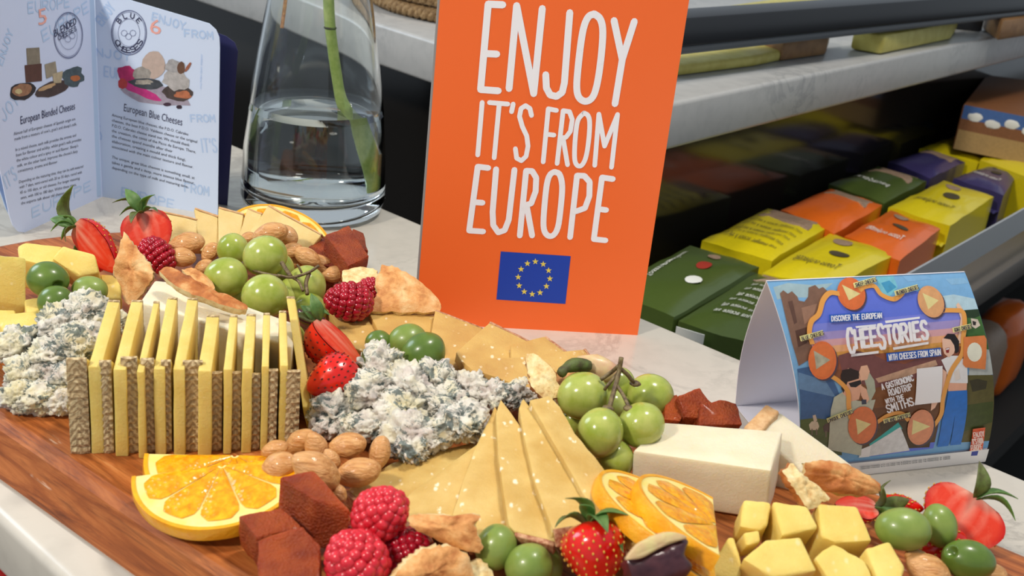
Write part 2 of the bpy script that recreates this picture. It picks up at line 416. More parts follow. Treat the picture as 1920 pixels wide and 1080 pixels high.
# ---- upper marble shelf: its near corner points at the viewer behind the orange card
lz0, lz1 = 4.0, 8.2
La, Lb = at(360, 0, lz0), at(800, 155, lz0); Ra, Rb = at(1250, 283, lz0), at(1920, 108, lz0)
ld = (La-Lb).normalized(); rd = (Rb-Ra).normalized()
den = ld.x*rd.y-ld.y*rd.x; w = Ra-Lb; s_ = (w.x*rd.y-w.y*rd.x)/den; corner = Lb+ld*s_
cr = lambda u, v: corner+ld*u+rd*v
sh = plan_prism([cr(0, 0), cr(0, 3.2), cr(1.9, 3.2), cr(1.9, 0)], lz0/100, lz1/100)
struct('shelf', soften(sh, .004, 3), M_shelf, True)
# dark cabinet body under the shelf, set back
rn = V((rd.y, -rd.x, 0));  rn = rn if rn.y < 0 else -rn          # toward the viewer from the right run
ln = V((ld.y, -ld.x, 0));  ln = ln if ln.y < 0 else -ln
M_gloss = flat('dark_glass_panel', (30, 28, 26), .12)
bp = [cr(.07, .10), cr(.07, 3.2), cr(1.9, 3.2), cr(1.9, .10)]
struct('cabinet_body', plan_prism(bp, -.9, .0395), M_gloss)
# lower shelf
lowz = -.145; low = at(1830, 543, -14.5); lw = (low-corner).dot(rn)
lsx = lambda v, d: corner+rd*v+rn*d
q = [lsx(-.25, lw), lsx(3.2, lw), lsx(3.2, -.045), lsx(-.25, -.045)]
M_grey = flat('grey_shelf_edge', (96, 90, 84), .5, .1)
struct('lower_shelf', soften(plan_prism(q, lowz-.03, lowz), .003, 2), M_grey, True)
q2 = [lsx(-.25, lw), lsx(3.2, lw), lsx(3.2, -.045), lsx(-.25, -.045)]
struct('bottom_shelf', plan_prism(q2, lowz-.36, lowz-.33), M_dark)
# black rail above the shelf
def bar(p, q, hw, hh): 
    d = (q-p); x = V((-d.y, d.x, 0)).normalized()*hw; return box((p+q)/2, d/2, x, V((0, 0, hh)))
r1, r2 = at(1150, 62, 13), at(1860, 2, 13)
rr = (r2-r1).normalized()
rail = thing('shelf_guard', 'black metal guard rail above the marble shelf at right', 'rail', V((r1.x, r1.y, .082)))
mk('bar', soften(bar(r1-rr*.05, r2+rr*1.2, .018, .013), .003, 2), M_rail, rail)
mk('lower_bar', soften(bar(r1-rr*.05+V((0, 0, -.018)), r2+rr*1.2+V((0, 0, -.018)), .012, .004), .002, 2), flat('steel_edge', (92, 96, 100), .35), rail)
for px in (1808,):
    p = at(px, 55, 8.2); mk('foot', soften(G().merge(box(V((p.x, p.y, .0985)), V((.02, 0, 0)), V((0, .012, 0)), V((0, 0, .0160)))), .002, 2), M_rail, rail)
p = r2+rr*.9; mk('foot', soften(box(V((p.x, p.y, .097)), V((.02, 0, 0)), V((0, .012, 0)), V((0, 0, .0145))), .002, 2), M_rail, rail)
# things on the shelf behind the rail
M_wax = cheese('waxed_cheese', (206, 196, 110), (186, 172, 84)); M_wax2 = cheese('brown_waxed_cheese', (150, 112, 70), (120, 86, 50))
def wedge(pxs, z, h, mat, label):
    g = prism([at(x, y, z) for x, y in pxs], h); o = mk('cheese_wedge', soften(g, .004, 2), mat); return tag(o, label, 'cheese')
wedge([(1262, 92), (1300, 60), (1500, 88), (1420, 104), (1262, 122)], 9.4, .0115, M_wax, 'pale yellow-green cheese wedge on the marble shelf beside the orange card')
wedge([(1420, 60), (1470, 40), (1560, 50), (1555, 66), (1470, 76)], 10.5, .022, M_wax2, 'brown cheese wedge on the marble shelf under the black rail')
wedge([(1600, 56), (1760, 20), (1800, 28), (1790, 42), (1660, 66)], 10.5, .022, M_wax, 'yellow cheese wedge on the marble shelf left of the rail foot')
wedge([(1850, 18), (1960, 4), (1990, 24), (1880, 38)], 11, .027, M_wax2, 'tan cheese piece on the marble shelf right of the rail foot')
wedge([(1290, 20), (1500, -10), (1640, -12), (1640, 0), (1300, 34)], 10.4, .0215, M_wax, 'wide yellow-green cheese seen over the top of the black rail')
def leaf(base, tip, nrm, w, curl=.2, n=8, th=.0004, droop=0):
    base, tip = V(base), V(tip); a = tip-base; L_ = a.length; a.normalize(); s = a.cross(nrm).normalized(); u = s.cross(a)
    g = G(); vs = []
    for i in range(n+1):
        t_ = i/n; hw = w*math.sin(PI*min(1, t_*.97+.03))**.8*(1-.25*t_)
        c = base+a*L_*t_+u*(curl*L_*math.sin(PI*t_) - droop*L_*t_*t_)
        for k in (-1, -.5, 0, .5, 1): vs.append(c+s*hw*k+u*(abs(k)*hw*.35))
    m_ = len(vs); vs += [p-u*th for p in vs]
    fs = []
    for i in range(n):
        for k in range(4):
            f = (i*5+k, i*5+k+1, (i+1)*5+k+1, (i+1)*5+k); fs.append(f); fs.append(tuple(m_+j for j in reversed(f)))
    rim = [i*5 for i in range(n+1)]+[n*5+k for k in range(1, 5)]+[i*5+4 for i in range(n-1, -1, -1)]+[3, 2, 1]
    for i in range(len(rim)): a_, b_ = rim[i], rim[(i+1) % len(rim)]; fs.append((a_, b_, m_+b_, m_+a_))
    return g.add(vs, fs)
tag(mk('leaf', leaf(at(1400, 70, 10), at(1330, 88, 9.6), V((0, 0, 1)), .012), M_leaf), 'small green leaf on the pale wedge beside the orange card', 'leaf')
# woven rope basket on the shelf
M_rope = speckled('jute_rope', (120, 92, 60), (172, 142, 100), 260, .8, .8)
bc_ = at(812, 42, 8.2); bcen = bc_+V((.055, .125, 0)); bk = thing('rope_basket', 'braided brown rope basket on the marble shelf behind the orange card', 'basket', V((bcen.x, bcen.y, .082)))
for lay in range(4):
    for st in range(3):
        pts = []
        for i in range(220):
            a = 2*PI*i/220; ph = a*34 + st*2*PI/3; rr_ = .136+.004*lay+.005*math.cos(ph); pts.append(bcen+V((rr_*math.cos(a), rr_*math.sin(a), .012+.0165*lay+.0045*math.sin(2*ph)))) if 0 else pts.append(V((bcen.x+rr_*math.cos(a), bcen.y+rr_*math.sin(a), .082+.0085+.0165*lay+.0040*math.sin(ph))))
        mk('rope_strand', tube(pts+[pts[0]], .0048, 6, False), M_rope, bk, 'all')
mk('basket_base', lathe([(.0, .0), (.13, .0), (.13, .006), (0, .006)], V((bcen.x, bcen.y, .0822)), 40), M_rope, bk)
# ---------------------------------------------------------------- cracker packs
M_pk = {k: flat('wrapper_'+k, c, .3, .08, coat=.4) for k, c in dict(green=(74, 92, 40), yellow=(228, 208, 26), orange=(232, 108, 30), purple=(62, 56, 104), blue=(70, 90, 150)).items()}
M_prn = dict(white=flat('print_white', (222, 222, 214)), photo=flat('print_photo', (168, 140, 116), .5, .3), dark=flat('print_dark', (70, 62, 40)), red=flat('print_red', (150, 44, 30)), tan=flat('print_tan', (196, 150, 90)))
TXT = {}
def text_geo(s):
    """built-in font as flat triangles in its own plane, 1 unit high"""
    if s not in TXT:
        c = bpy.data.curves.new('t', 'FONT'); c.body = s; c.size = 1; c.resolution_u = 2
        o = bpy.data.objects.new('t', c); COL.objects.link(o); dg = bpy.context.evaluated_depsgraph_get()
        me = o.evaluated_get(dg).to_mesh(); TXT[s] = ([v.co.copy() for v in me.vertices], [tuple(p.vertices) for p in me.polygons])
        bpy.data.objects.remove(o); bpy.data.curves.remove(c)
    return TXT[s]
def text_on(S, s, p0, p1, hgt, lay, asp=1.0):
    """text between two (u, v) points of surface S; hgt in surface units"""
    vs, fs = text_geo(s); w = max(v.x for v in vs); d = V((p1[0]-p0[0], p1[1]-p0[1])); L_ = d.length; d = d/L_; nrm_ = V((-d.y, d.x))
    g = G(); out = []
    for v in vs:
        q = V(p0)+d*(v.x/w*L_)+nrm_*(v.y*hgt/.72); out.append(S.pt(q.x, q.y, lay))
    return g.add(out, fs)
def pack(name_c, corners, z, h, label, prints=(), crimp=True):
    """pillow pack: four top corners (pixels, z cm), going round; first edge is a crimped end"""
    P = [at(x, y, z) for x, y in corners]; c = sum(P, V())/4; root = thing('cracker_pack', label, 'pack', V((c.x, c.y, z/100-h)), 0, 'wrapped cracker packs on the lower shelf')
    g = G(); vs = []; n = 8
    for k, (zz, sc) in enumerate(((0, .97), (-.006, 1), (-.5*h, 1.02), (-h+.004, 1), (-h, .96))):
        for i in range(n+1):
            for j in range(n+1):
                pass
    # top and bottom grids joined by the rim
    def grid(dz, dome):
        o = []
        for i in range(n+1):
            for j in range(n+1):
                a, b = i/n, j/n; p = (P[0]*(1-a)+P[1]*a)*(1-b)+(P[3]*(1-a)+P[2]*a)*b
                ed = min(a, 1-a, b, 1-b); q = V((p.x, p.y, z/100+dz)); q.z += dome*(min(1, ed*5)-1)
                q += V((0, 0, .0022))*noise.noise(p*45+V((z, 0, 0))); o.append(q)
        return o
    t1 = grid(0, .006); t2 = grid(-h, 0); m_ = len(t1); vs = t1+[V((p.x, p.y, z/100-h)) for p in t2]
    fs = []
    for i in range(n):
        for j in range(n):
            f = (i*(n+1)+j, (i+1)*(n+1)+j, (i+1)*(n+1)+j+1, i*(n+1)+j+1); fs += [f, tuple(m_+k for k in reversed(f))]
    rim = [i*(n+1) for i in range(n)]+[n*(n+1)+j for j in range(n)]+[i*(n+1)+n for i in range(n, 0, -1)]+[j for j in range(n, 0, -1)]
    for i in range(len(rim)): a_, b_ = rim[i], rim[(i+1) % len(rim)]; fs.append((a_, m_+a_, m_+b_, b_))
    mk('wrapper', g.add(vs, fs), M_pk[name_c], root)
    class S:
        @staticmethod
        def pt(u, v, lay):
            p = (P[0]*(1-u)+P[1]*u)*(1-v)+(P[3]*(1-u)+P[2]*u)*v
            ed = min(u, 1-u, v, 1-v); return V((p.x, p.y, z/100+.006*(min(1, max(0, ed)*5)-1)+.0022*noise.noise(p*45+V((z, 0, 0)))+.0006+lay))
    for pr in prints:
        kind, col, pts = pr[:3]
        if kind == 'poly':
            g = G(); o = []; c_ = (sum(p[0] for p in pts)/len(pts), sum(p[1] for p in pts)/len(pts)); m2 = len(pts); rg = 4
            for r_ in range(rg):
                for p in pts: k = 1-r_/rg; o.append(S.pt(c_[0]+(p[0]-c_[0])*k, c_[1]+(p[1]-c_[1])*k, .0004))
            o.append(S.pt(c_[0], c_[1], .0004)); f = [(r_*m2+i, r_*m2+(i+1) % m2, (r_+1)*m2+(i+1) % m2, (r_+1)*m2+i) for r_ in range(rg-1) for i in range(m2)]
            f += [((rg-1)*m2+i, (rg-1)*m2+(i+1) % m2, rg*m2) for i in range(m2)]
            mk('print', g.add(o, f), M_prn[col], root, False)
        else:
            mk('lettering', text_on(S, pr[3], pts[0], pts[1], pr[4], .0006), M_prn[col], root, False)
    if crimp:
        a, b = P[0], P[1]; up = V((0, 0, 1)); out_ = V(((b-a).y, -(b-a).x, 0)).normalized(); 
        if (a-c).dot(out_) < 0: out_ = -out_
        g = G(); vs = []; k = 24
        for i in range(k+1):
            p = a+(b-a)*(i/k); zz = z/100-h*.45; off = out_*(.001+.0015*(i % 2))
            for dd, hh in ((0, 0), (.006, .001), (.012, -.001)): vs.append(V((p.x, p.y, zz))+out_*dd+up*(hh+.0012*(i % 2)))
        m_ = len(vs); vs += [p-up*.0006 for p in vs]; fs = []
        for i in range(k):
            for j in range(2): f = (i*3+j, (i+1)*3+j, (i+1)*3+j+1, i*3+j+1); fs += [f, tuple(m_+q_ for q_ in reversed(f))]
        mk('crimped_seal', g.add(vs, fs), M_pk[name_c], root, False)
    return root
def ell(cx, cy, a, b, n=12): return [(cx+a*math.cos(2*PI*i/n), cy+b*math.sin(2*PI*i/n)) for i in range(n)]
PZ, PH = -8.5, .0595
# front row: first edge toward the viewer, going round
def printset(k):
    if k == 'front': return [('poly', 'photo', ell(.62, .78, .14, .07)), ('poly', 'dark', ell(.45, .55, .15, .055)), ('text', 'white', ((.2, .25), (.85, .25)), 'Tostas crujientes', .10)]
    if k == 'frontd': return [('poly', 'photo', ell(.62, .78, .14, .07)), ('poly', 'dark', ell(.45, .55, .15, .055)), ('text', 'dark', ((.2, .25), (.85, .25)), 'Tostas crujientes', .10)]
    if k == 'back': return [('poly', 'photo', [(.1, .72), (.9, .72), (.86, .95), (.14, .95)])]+[('text', 'dark', ((.1, .15+.11*i), (.9, .15+.11*i)), 'con semillas, aceite y sal fina', .05) for i in range(5)]
pack('green', [(1500, 658), (1274, 591), (1420, 500), (1600, 550)], PZ, PH, 'green cracker pack with pale text lines, standing behind the tent card',
     [('text', 'white', ((.15+.0*i, .2+.1*i), (.85, .2+.1*i)), 'ingredientes harina aceite sal', .05) for i in range(6)] + [('poly', 'photo', [(.15, .86), (.9, .80), (.9, .98), (.2, .98)])])
pack('green', [(1266, 582), (1130, 532), (1296, 450), (1426, 488)], PZ+.6, PH+.006, 'dark green cracker pack with white, red and pink round pictures, next to the orange card',
     [('poly', 'white', ell(.28, .42, .10, .06)), ('poly', 'red', ell(.42, .66, .09, .06)), ('poly', 'photo', ell(.5, .86, .08, .05)), ('text', 'white', ((.80, .28), (.86, .8)), 'Tostas panaderas', .08)])
pack('yellow', [(1560, 530), (1432, 500), (1560, 428), (1682, 466)], PZ+.3, PH+.003, 'yellow cracker pack in the front row between the green and the orange packs', printset('frontd'))
pack('yellow', [(1450, 478), (1318, 441), (1442, 382), (1556, 416)], PZ+.6, PH+.006, 'yellow cracker pack in the back row with a grey picture panel', printset('back'))
pack('orange', [(1690, 478), (1586, 432), (1672, 386), (1766, 418)], PZ+.3, PH+.003, 'orange cracker pack in the front row beside the tent card top', printset('front'))
pack('orange', [(1566, 428), (1466, 384), (1560, 344), (1656, 376)], PZ+.6, PH+.006, 'orange cracker pack in the back row with a pale picture panel', [('poly', 'photo', [(.1, .72), (.9, .72), (.86, .95), (.14, .95)])])
pack('yellow', [(1784, 414), (1668, 380), (1772, 330), (1866, 360)], PZ+.3, PH+.003, 'yellow cracker pack in the front row right of the orange one', printset('frontd'))
pack('green', [(1660, 372), (1556, 336), (1648, 304), (1740, 330)], PZ+.6, PH+.006, 'olive green cracker pack in the back row below the dark glass', [('poly', 'photo', [(.1, .66), (.9, .66), (.86, .95), (.14, .95)]), ('text', 'white', ((.2, .3), (.85, .3)), 'panaderas', .1)])
pack('purple', [(1884, 358), (1790, 326), (1862, 300), (1912, 316)], PZ+.3, PH+.003, 'purple cracker pack at the right end of the front row', printset('front'))
pack('purple', [(1746, 326), (1668, 294), (1740, 274), (1812, 296)], PZ+.6, PH+.006, 'purple cracker pack at the right end of the back row', [('poly', 'photo', [(.1, .66), (.9, .66), (.86, .95), (.14, .95)])])
pack('yellow', [(1836, 298), (1726, 270), (1796, 246), (1880, 268)], PZ+.6, PH+.006, 'small yellow cracker pack below the blue snack box', printset('frontd'), False)
pack('yellow', [(1975, 340), (1840, 292), (1880, 268), (1990, 290)], PZ+1.2, PH+.012, 'bright yellow cracker pack cut by the right edge of the photo', (), False)
lbl = at(1285, 628, -11)
# white price tag on the shelf front by the green packs
pa, pb = at(1268, 600, -10), at(1322, 622, -10); tg = G(); dn = V((0, 0, -.035))
tdir = (pb-pa).normalized(); tn = V((tdir.y, -tdir.x, 0)); tn = tn if tn.y < 0 else -tn
_a, _b = at(1274, 591, PZ), at(1500, 658, PZ); _d = (_b-_a).normalized(); _n = V((_d.y, -_d.x, 0)); _n = _n if _n.y < 0 else -_n
tag(mk('price_label', box(_a+_d*.016+_n*.014+V((0, 0, -.022)), _d*.0125, _n*.0004, V((0, 0, .0175))), M_prn['white']), 'white paper label on the front of the green packs behind the counter edge', 'label')
# blue and brown printed boxes at the far right
def pbox(pxs, z, h, mats, label):
    P = [at(x, y, z) for x, y in pxs]; g = prism(P, h); rt_ = thing('snack_box', label, 'box', V((sum(p.x for p in P)/4, sum(p.y for p in P)/4, z/100-h)), 0, 'printed snack boxes at the far right')
    mk('carton', soften(g, .002, 2), mats[0], rt_)
    a, b = P[0], P[1]; nrm_ = V(((b-a).y, -(b-a).x, 0)).normalized(); nrm_ = nrm_ if nrm_.y < 0 else -nrm_
    for k, (z0, z1, mt) in enumerate(mats[1]):
        q = box((a+b)/2+V((0, 0, -h*(z0+z1)/2))+nrm_*.0005, (b-a)*.485, nrm_*.0003, V((0, 0, h*(z1-z0)/2))); mk('printed_band', q, mt, rt_, False)
    for k in range(5):
        c = a+(b-a)*(.14+.17*k)+V((0, 0, -h*(.22+.08*(k % 2))))+nrm_*.0009
        mk('snow_print', ball(c, (.0001+.010, .0008, .006), frame((b-a), V((0, 0, 1))), 2, lambda p: p*(1+.35*noise.noise(p*2.1+V((k, 0, 0))))), M_prn['white'], rt_)
sky_b = flat('print_blue_sky', (74, 110, 170), .4, .15); brn = flat('print_brown', (140, 92, 58), .4, .2); tanp = flat('print_sand', (184, 150, 96), .4, .2)
pbox([(1806, 196), (2010, 236), (2080, 170), (1850, 140)], -1.2, .062, (brn, [(.0, .30, sky_b), (.30, .55, brn), (.55, 1, tanp)]), 'upper printed box with snowy mountains on blue at the far right')
pbox([(1798, 243), (2004, 290), (2080, 220), (1840, 188)], -7.5, .0695, (brn, [(.0, .25, sky_b), (.25, .6, brn), (.6, 1, tanp)]), 'lower printed box under the snowy mountain box at the far right')
# packs standing on the lower shelf's clear front tray and bottom shelf
M_clear = MT('clear_tray', .38, .5, trans=.75, ior=1.2).col((235, 238, 240)).m
tr0, tr1 = lsx(.02, lw-.004), lsx(1.4, lw-.004)
tag(mk('clear_tray_front', box((tr0+tr1)/2+V((0, 0, lowz+.016)), (tr1-tr0)/2, rn*.0012, V((0, 0, .016))), M_clear), 'clear plastic strip along the front of the lower shelf', 'tray')
rnd = random.Random(3)
bagm = [M_pk['orange'], M_prn['tan'], flat('foil_grey', (150, 146, 138), .3), M_pk['yellow'], M_pk['orange'], M_prn['photo'], M_pk['orange']]
for k in range(7):
    c = lsx(.22+.13*k, lw-.08); c = V((c.x, c.y, lowz-.33+.075))
    o = mk('snack_bag', ball(c, (.058, .035, .074), frame(rd, V((0, 0, 1))), 3, lambda p: V((math.copysign(abs(p.x)**.45, p.x), math.copysign(abs(p.y)**.8, p.y), math.copysign(abs(p.z)**.5, p.z)))*(1+.05*noise.noise(p*4+V((k, 0, 0))))), bagm[k])
    tag(o, ['orange', 'tan', 'silver grey', 'yellow', 'bright orange', 'brown', 'red-orange'][k]+' snack bag on the bottom shelf, '+ORD[k]+' from the counter', 'bag', 'snack bags on the bottom shelf')
# ================================================================ flat print helpers
class Plane:
    def __init__(s, O, x, y): s.O = O; s.x = x.normalized(); s.y = (y-s.x*y.dot(s.x)).normalized(); s.n = s.x.cross(s.y)
    def pt(s, u, v, lay=0): return s.O+s.x*u+s.y*v+s.n*lay
    def hit(s, px, py): d = onplane(px, py, s.O, s.n)-s.O; return (d.dot(s.x), d.dot(s.y))
def stroke_geo(S, pts, w, lay, closed=False, g=None):
    """round pen stroke through (u, v) points"""
    g = g or G(); P = [V((p[0], p[1])) for p in pts]
    if closed: P = P+[P[0]]
    for i in range(len(P)-1):
        a, b = P[i], P[i+1]; d = b-a
        if d.length < 1e-7: continue
        d.normalize(); n = V((-d.y, d.x))*w/2; q = [a-n, b-n]; N = 4
        for k in range(1, N): t = -PI/2+PI*k/N; q.append(b+d*(w/2*math.cos(t))+n*math.sin(t))
        q.append(b+n); q.append(a+n)
        for k in range(1, N): t = PI/2+PI*k/N; q.append(a+d*(w/2*math.cos(t))+n*math.sin(t))
        L_ = lay+6e-6*(i % 7)+4e-6*(len(g.v) % 11); vs = [S.pt(p.x, p.y, L_) for p in q]; g.add(vs, [tuple(range(len(vs)))])
    return g
GL = {  # narrow capitals, width 0..1, height 0..1
 'A': [[(0, 0), (.5, 1), (1, 0)], [(.2, .33), (.8, .33)]], 'B': [[(0, 0), (0, 1), (.7, .95), (.8, .75), (.6, .53), (0, .5)], [(.6, .53), (.95, .35), (.85, .08), (0, 0)]],
 'C': [[(1, .8), (.8, 1), (.3, 1), (0, .7), (0, .3), (.3, 0), (.8, 0), (1, .2)]], 'D': [[(0, 0), (0, 1), (.6, .95), (1, .65), (1, .35), (.6, .05), (0, 0)]],
 'E': [[(.9, 1), (0, 1), (0, 0), (.9, 0)], [(0, .5), (.75, .5)]], 'F': [[(.9, 1), (0, 1), (0, 0)], [(0, .5), (.75, .5)]], 'G': [[(1, .85), (.7, 1), (.25, 1), (0, .7), (0, .3), (.3, 0), (.8, 0), (1, .25), (1, .45), (.6, .45)]],
 'H': [[(0, 0), (0, 1)], [(1, 0), (1, 1)], [(0, .5), (1, .5)]], 'I': [[(.5, 0), (.5, 1)]], 'J': [[(.8, 1), (.8, .25), (.6, 0), (.2, 0), (0, .25)]], 'K': [[(0, 0), (0, 1)], [(.95, 1), (0, .45), (1, 0)]],
 'L': [[(0, 1), (0, 0), (.85, 0)]], 'M': [[(0, 0), (.05, 1), (.5, .35), (.95, 1), (1, 0)]], 'N': [[(0, 0), (0, 1), (1, 0), (1, 1)]], 'O': [[(.3, 0), (0, .3), (0, .7), (.3, 1), (.7, 1), (1, .7), (1, .3), (.7, 0), (.3, 0)]],
 'P': [[(0, 0), (0, 1), (.7, 1), (1, .8), (.9, .55), (0, .45)]], 'Q': [[(.3, 0), (0, .3), (0, .7), (.3, 1), (.7, 1), (1, .7), (1, .3), (.7, 0), (.3, 0)], [(.6, .3), (1, 0)]],
 'R': [[(0, 0), (0, 1), (.7, 1), (1, .8), (.8, .52), (0, .48)], [(.4, .5), (1, 0)]], 'S': [[(.95, .85), (.7, 1), (.25, 1), (0, .78), (.2, .56), (.8, .44), (1, .22), (.75, 0), (.25, 0), (0, .17)]],
 'T': [[(0, 1), (1, 1)], [(.5, 1), (.5, 0)]], 'U': [[(0, 1), (0, .25), (.3, 0), (.7, 0), (1, .25), (1, 1)]], 'V': [[(0, 1), (.5, 0), (1, 1)]], 'W': [[(0, 1), (.25, 0), (.5, .7), (.75, 0), (1, 1)]],
 'Y': [[(0, 1), (.5, .5), (1, 1)], [(.5, .5), (.5, 0)]], "'": [[(.5, 1), (.45, .75)]], 'X': [[(0, 0), (1, 1)], [(0, 1), (1, 0)]]}
def caps(S, s, p0, p1, h, w, lay, gap=.35, big=()):
    """capitals along the baseline p0->p1 in (u, v); h letter height, w pen width"""
    n = len(s); d = V((p1[0]-p0[0], p1[1]-p0[1])); L_ = d.length; d.normalize(); up = V((-d.y, d.x)); wid = [(.45 if c in "I'" else (.6 if c == ' ' else 1.0)) for c in s]
    tot = sum(wid)+gap*(n-1); k = L_/tot; x = 0; g = G()
    for i, c in enumerate(s):
        hh = h*(1.35 if i in big else 1); dn = h*.22 if i in big else 0
        for st in GL.get(c, []):
            stroke_geo(S, [tuple(V(p0)+d*(x+k*wid[i]*q[0])+up*(hh*q[1]-dn)) for q in st], w, lay, g=g)
        x += k*(wid[i]+gap)
    return g
def poly_on(S, uv, lay, step=None):
    """filled polygon on a surface; rows cut so that it follows a curved card"""
    bm = bmesh.new(); vs = [bm.verts.new((u, v, 0)) for u, v in uv]; bm.faces.new(vs)
    if step:
        lo = min(v for u, v in uv); hi = max(v for u, v in uv); y = math.ceil(lo/step)*step
        while y < hi:
            bmesh.ops.bisect_plane(bm, geom=list(bm.verts)+list(bm.edges)+list(bm.faces), plane_co=(0, y, 0), plane_no=(0, 1, 0)); y += step
    bmesh.ops.triangulate(bm, faces=bm.faces); bm.verts.index_update()
    g = G().add([S.pt(v.co.x, v.co.y, lay) for v in bm.verts], [tuple(v.index for v in f.verts) for f in bm.faces]); bm.free(); return g
def inks(c, var=.0, rough=.5):
    k = 'ink_%d_%d_%d_%d' % (c+(int(var*100),))
    return bpy.data.materials.get(k) or flat(k, c, rough, var)
# ---------------------------------------------------------------- orange card
s0, s1 = at(779, 606, 0), at(1195.5, 628.5, 0); M_org = flat('orange_card', (254, 114, 48), .42); M_prtwhite = flat('card_lettering_white', (250, 250, 253), .5)
sx_ = (s1-s0).normalized(); SW = (s1-s0).length; sn = V((sx_.y, -sx_.x, 0)); sn = sn if sn.y < 0 else -sn
SH = SW*1.56; SP = Plane(s0, sx_, V((0, 0, 1))-sn*.015); 
if SP.n.y > 0: SP.n = -SP.n
sign = thing('orange_card', 'tall orange card reading ENJOY IT\'S FROM EUROPE standing on the marble counter', 'sign', (s0+s1)/2)
M_gborder = flat('card_core', (150, 148, 146), .6)
mk('card', soften(G().add([SP.pt(u, v, l) for l in (-.0002, .0) for v in (0, SH) for u in (.0, SW)], [(0, 1, 3, 2), (4, 6, 7, 5), (0, 4, 5, 1), (2, 3, 7, 6), (0, 2, 6, 4), (1, 5, 7, 3)]), 0), M_org, sign, False)
mk('backing', G().add([SP.pt(u, v, l) for l in (-.0034, -.00021) for v in (0.0, SH) for u in (-.0012, SW)], [(0, 1, 3, 2), (4, 6, 7, 5), (0, 4, 5, 1), (2, 3, 7, 6), (0, 2, 6, 4), (1, 5, 7, 3)]), M_gborder, sign, False)
cs = lambda cx, cy: SP.hit(760+cx/1.687, cy/1.687)
words = [('enjoy_lettering', 13.5, [
 [(308, 15), (262, 13), (238, 283), (294, 287)], [(250, 169), (289, 171)],
 [(328, 280), (352, 18), (406, 296), (433, 27)],
 [(520, 40), (503, 262), (496, 292), (478, 305), (458, 300), (446, 278), (444, 236)],
 'O', [(597, 44), (615, 58), (624, 90), (622, 150), (612, 235), (600, 290), (586, 314), (566, 320), (548, 306), (542, 275), (546, 215), (556, 130), (566, 80), (580, 52)],
 [(660, 65), (686, 188), (724, 68)], [(686, 188), (663, 328)]]),
 ('its_from_lettering', 9.5, [
 [(243, 324), (229, 490)], [(266, 324), (324, 329)], [(297, 328), (281, 499)], [(341, 329), (336, 353)],
 [(399, 365), (394, 343), (380, 334), (366, 343), (361, 368), (370, 400), (384, 430), (388, 462), (382, 494), (367, 508), (352, 500), (348, 470)],
 [(436, 512), (452, 344), (478, 349)], [(444, 424), (470, 427)],
 [(480, 517), (499, 350), (519, 353), (528, 378), (522, 415), (508, 434), (491, 436)], [(499, 438), (513, 521)],
 'O', [(565, 357), (578, 366), (583, 392), (579, 450), (570, 500), (556, 524), (541, 520), (535, 494), (538, 430), (546, 380)],
 [(599, 523), (612, 361), (630, 462), (671, 362), (652, 529)]]),
 ('europe_lettering', 12, [
 [(262, 531), (229, 527), (202, 729), (246, 732)], [(216, 639), (244, 641)],
 [(287, 535), (276, 670), (278, 712), (294, 735), (314, 728), (327, 695), (345, 537)],
 [(362, 745), (382, 540), (401, 541), (414, 562), (412, 605), (398, 643), (376, 650)], [(384, 652), (401, 745)],
 'O', [(472, 543), (488, 552), (496, 590), (491, 660), (482, 720), (466, 745), (447, 742), (437, 715), (440, 650), (448, 580), (458, 552)],
 [(521, 750), (543, 555), (566, 556), (583, 575), (582, 620), (568, 658), (540, 668), (534, 668)],
 [(656, 566), (622, 561), (596, 756), (633, 760)], [(610, 661), (635, 664)]])]
for nm, w, sts in words:
    g = G(); closed = False
    for st in sts:
        if st == 'O': closed = True; continue
        q = [cs(*p) for p in st]
        if len(q) > 4:
            q3 = bez([V((a, b, 0)) for a, b in (q+[q[0]] if closed else q)], 4) if closed else q
            if closed: q = [(p.x, p.y) for p in q3]
        stroke_geo(SP, q, w*.9/ppm(s0), .00018, g=g); closed = False
    mk(nm, g, M_prtwhite, sign, False)
M_flag = flat('flag_blue', (26, 68, 178), .5); M_star = flat('star_yellow', (238, 218, 96), .5)
fp = [cs(*p) for p in ((302, 795), (523, 810), (506, 961), (288, 947))]
fgm = mk('flag_print', poly_on(SP, fp, .00018), M_flag, sign, False)
for k in range(12):
    c_ = [(411, 827), (436, 835), (453, 855), (457, 881), (446, 905), (426, 925), (401, 930), (376, 922), (360, 903), (357, 876), (366, 851), (386, 833)][k]
    q = [cs(c_[0]+(10.5 if i % 2 == 0 else 4.3)*math.sin(PI*i/5), c_[1]-(10.5 if i % 2 == 0 else 4.3)*math.cos(PI*i/5)) for i in range(10)]
    mk('star', poly_on(SP, q, .0003), M_star, sign, False)
# folded wing of the card behind it, which keeps it upright
mk('wing', G().add([SP.pt(SW*.5, v, 0)+(-sn)*d+sx_*(.0) for v in (0, SH*.8) for d in (.0036, .05)]+[SP.pt(SW*.5+.002, v, 0)+(-sn)*d for v in (0, SH*.8) for d in (.0036, .05)], [(0, 1, 3, 2), (4, 6, 7, 5), (0, 4, 5, 1), (2, 3, 7, 6), (1, 5, 7, 3), (0, 2, 6, 4)]), M_gborder, sign, False)
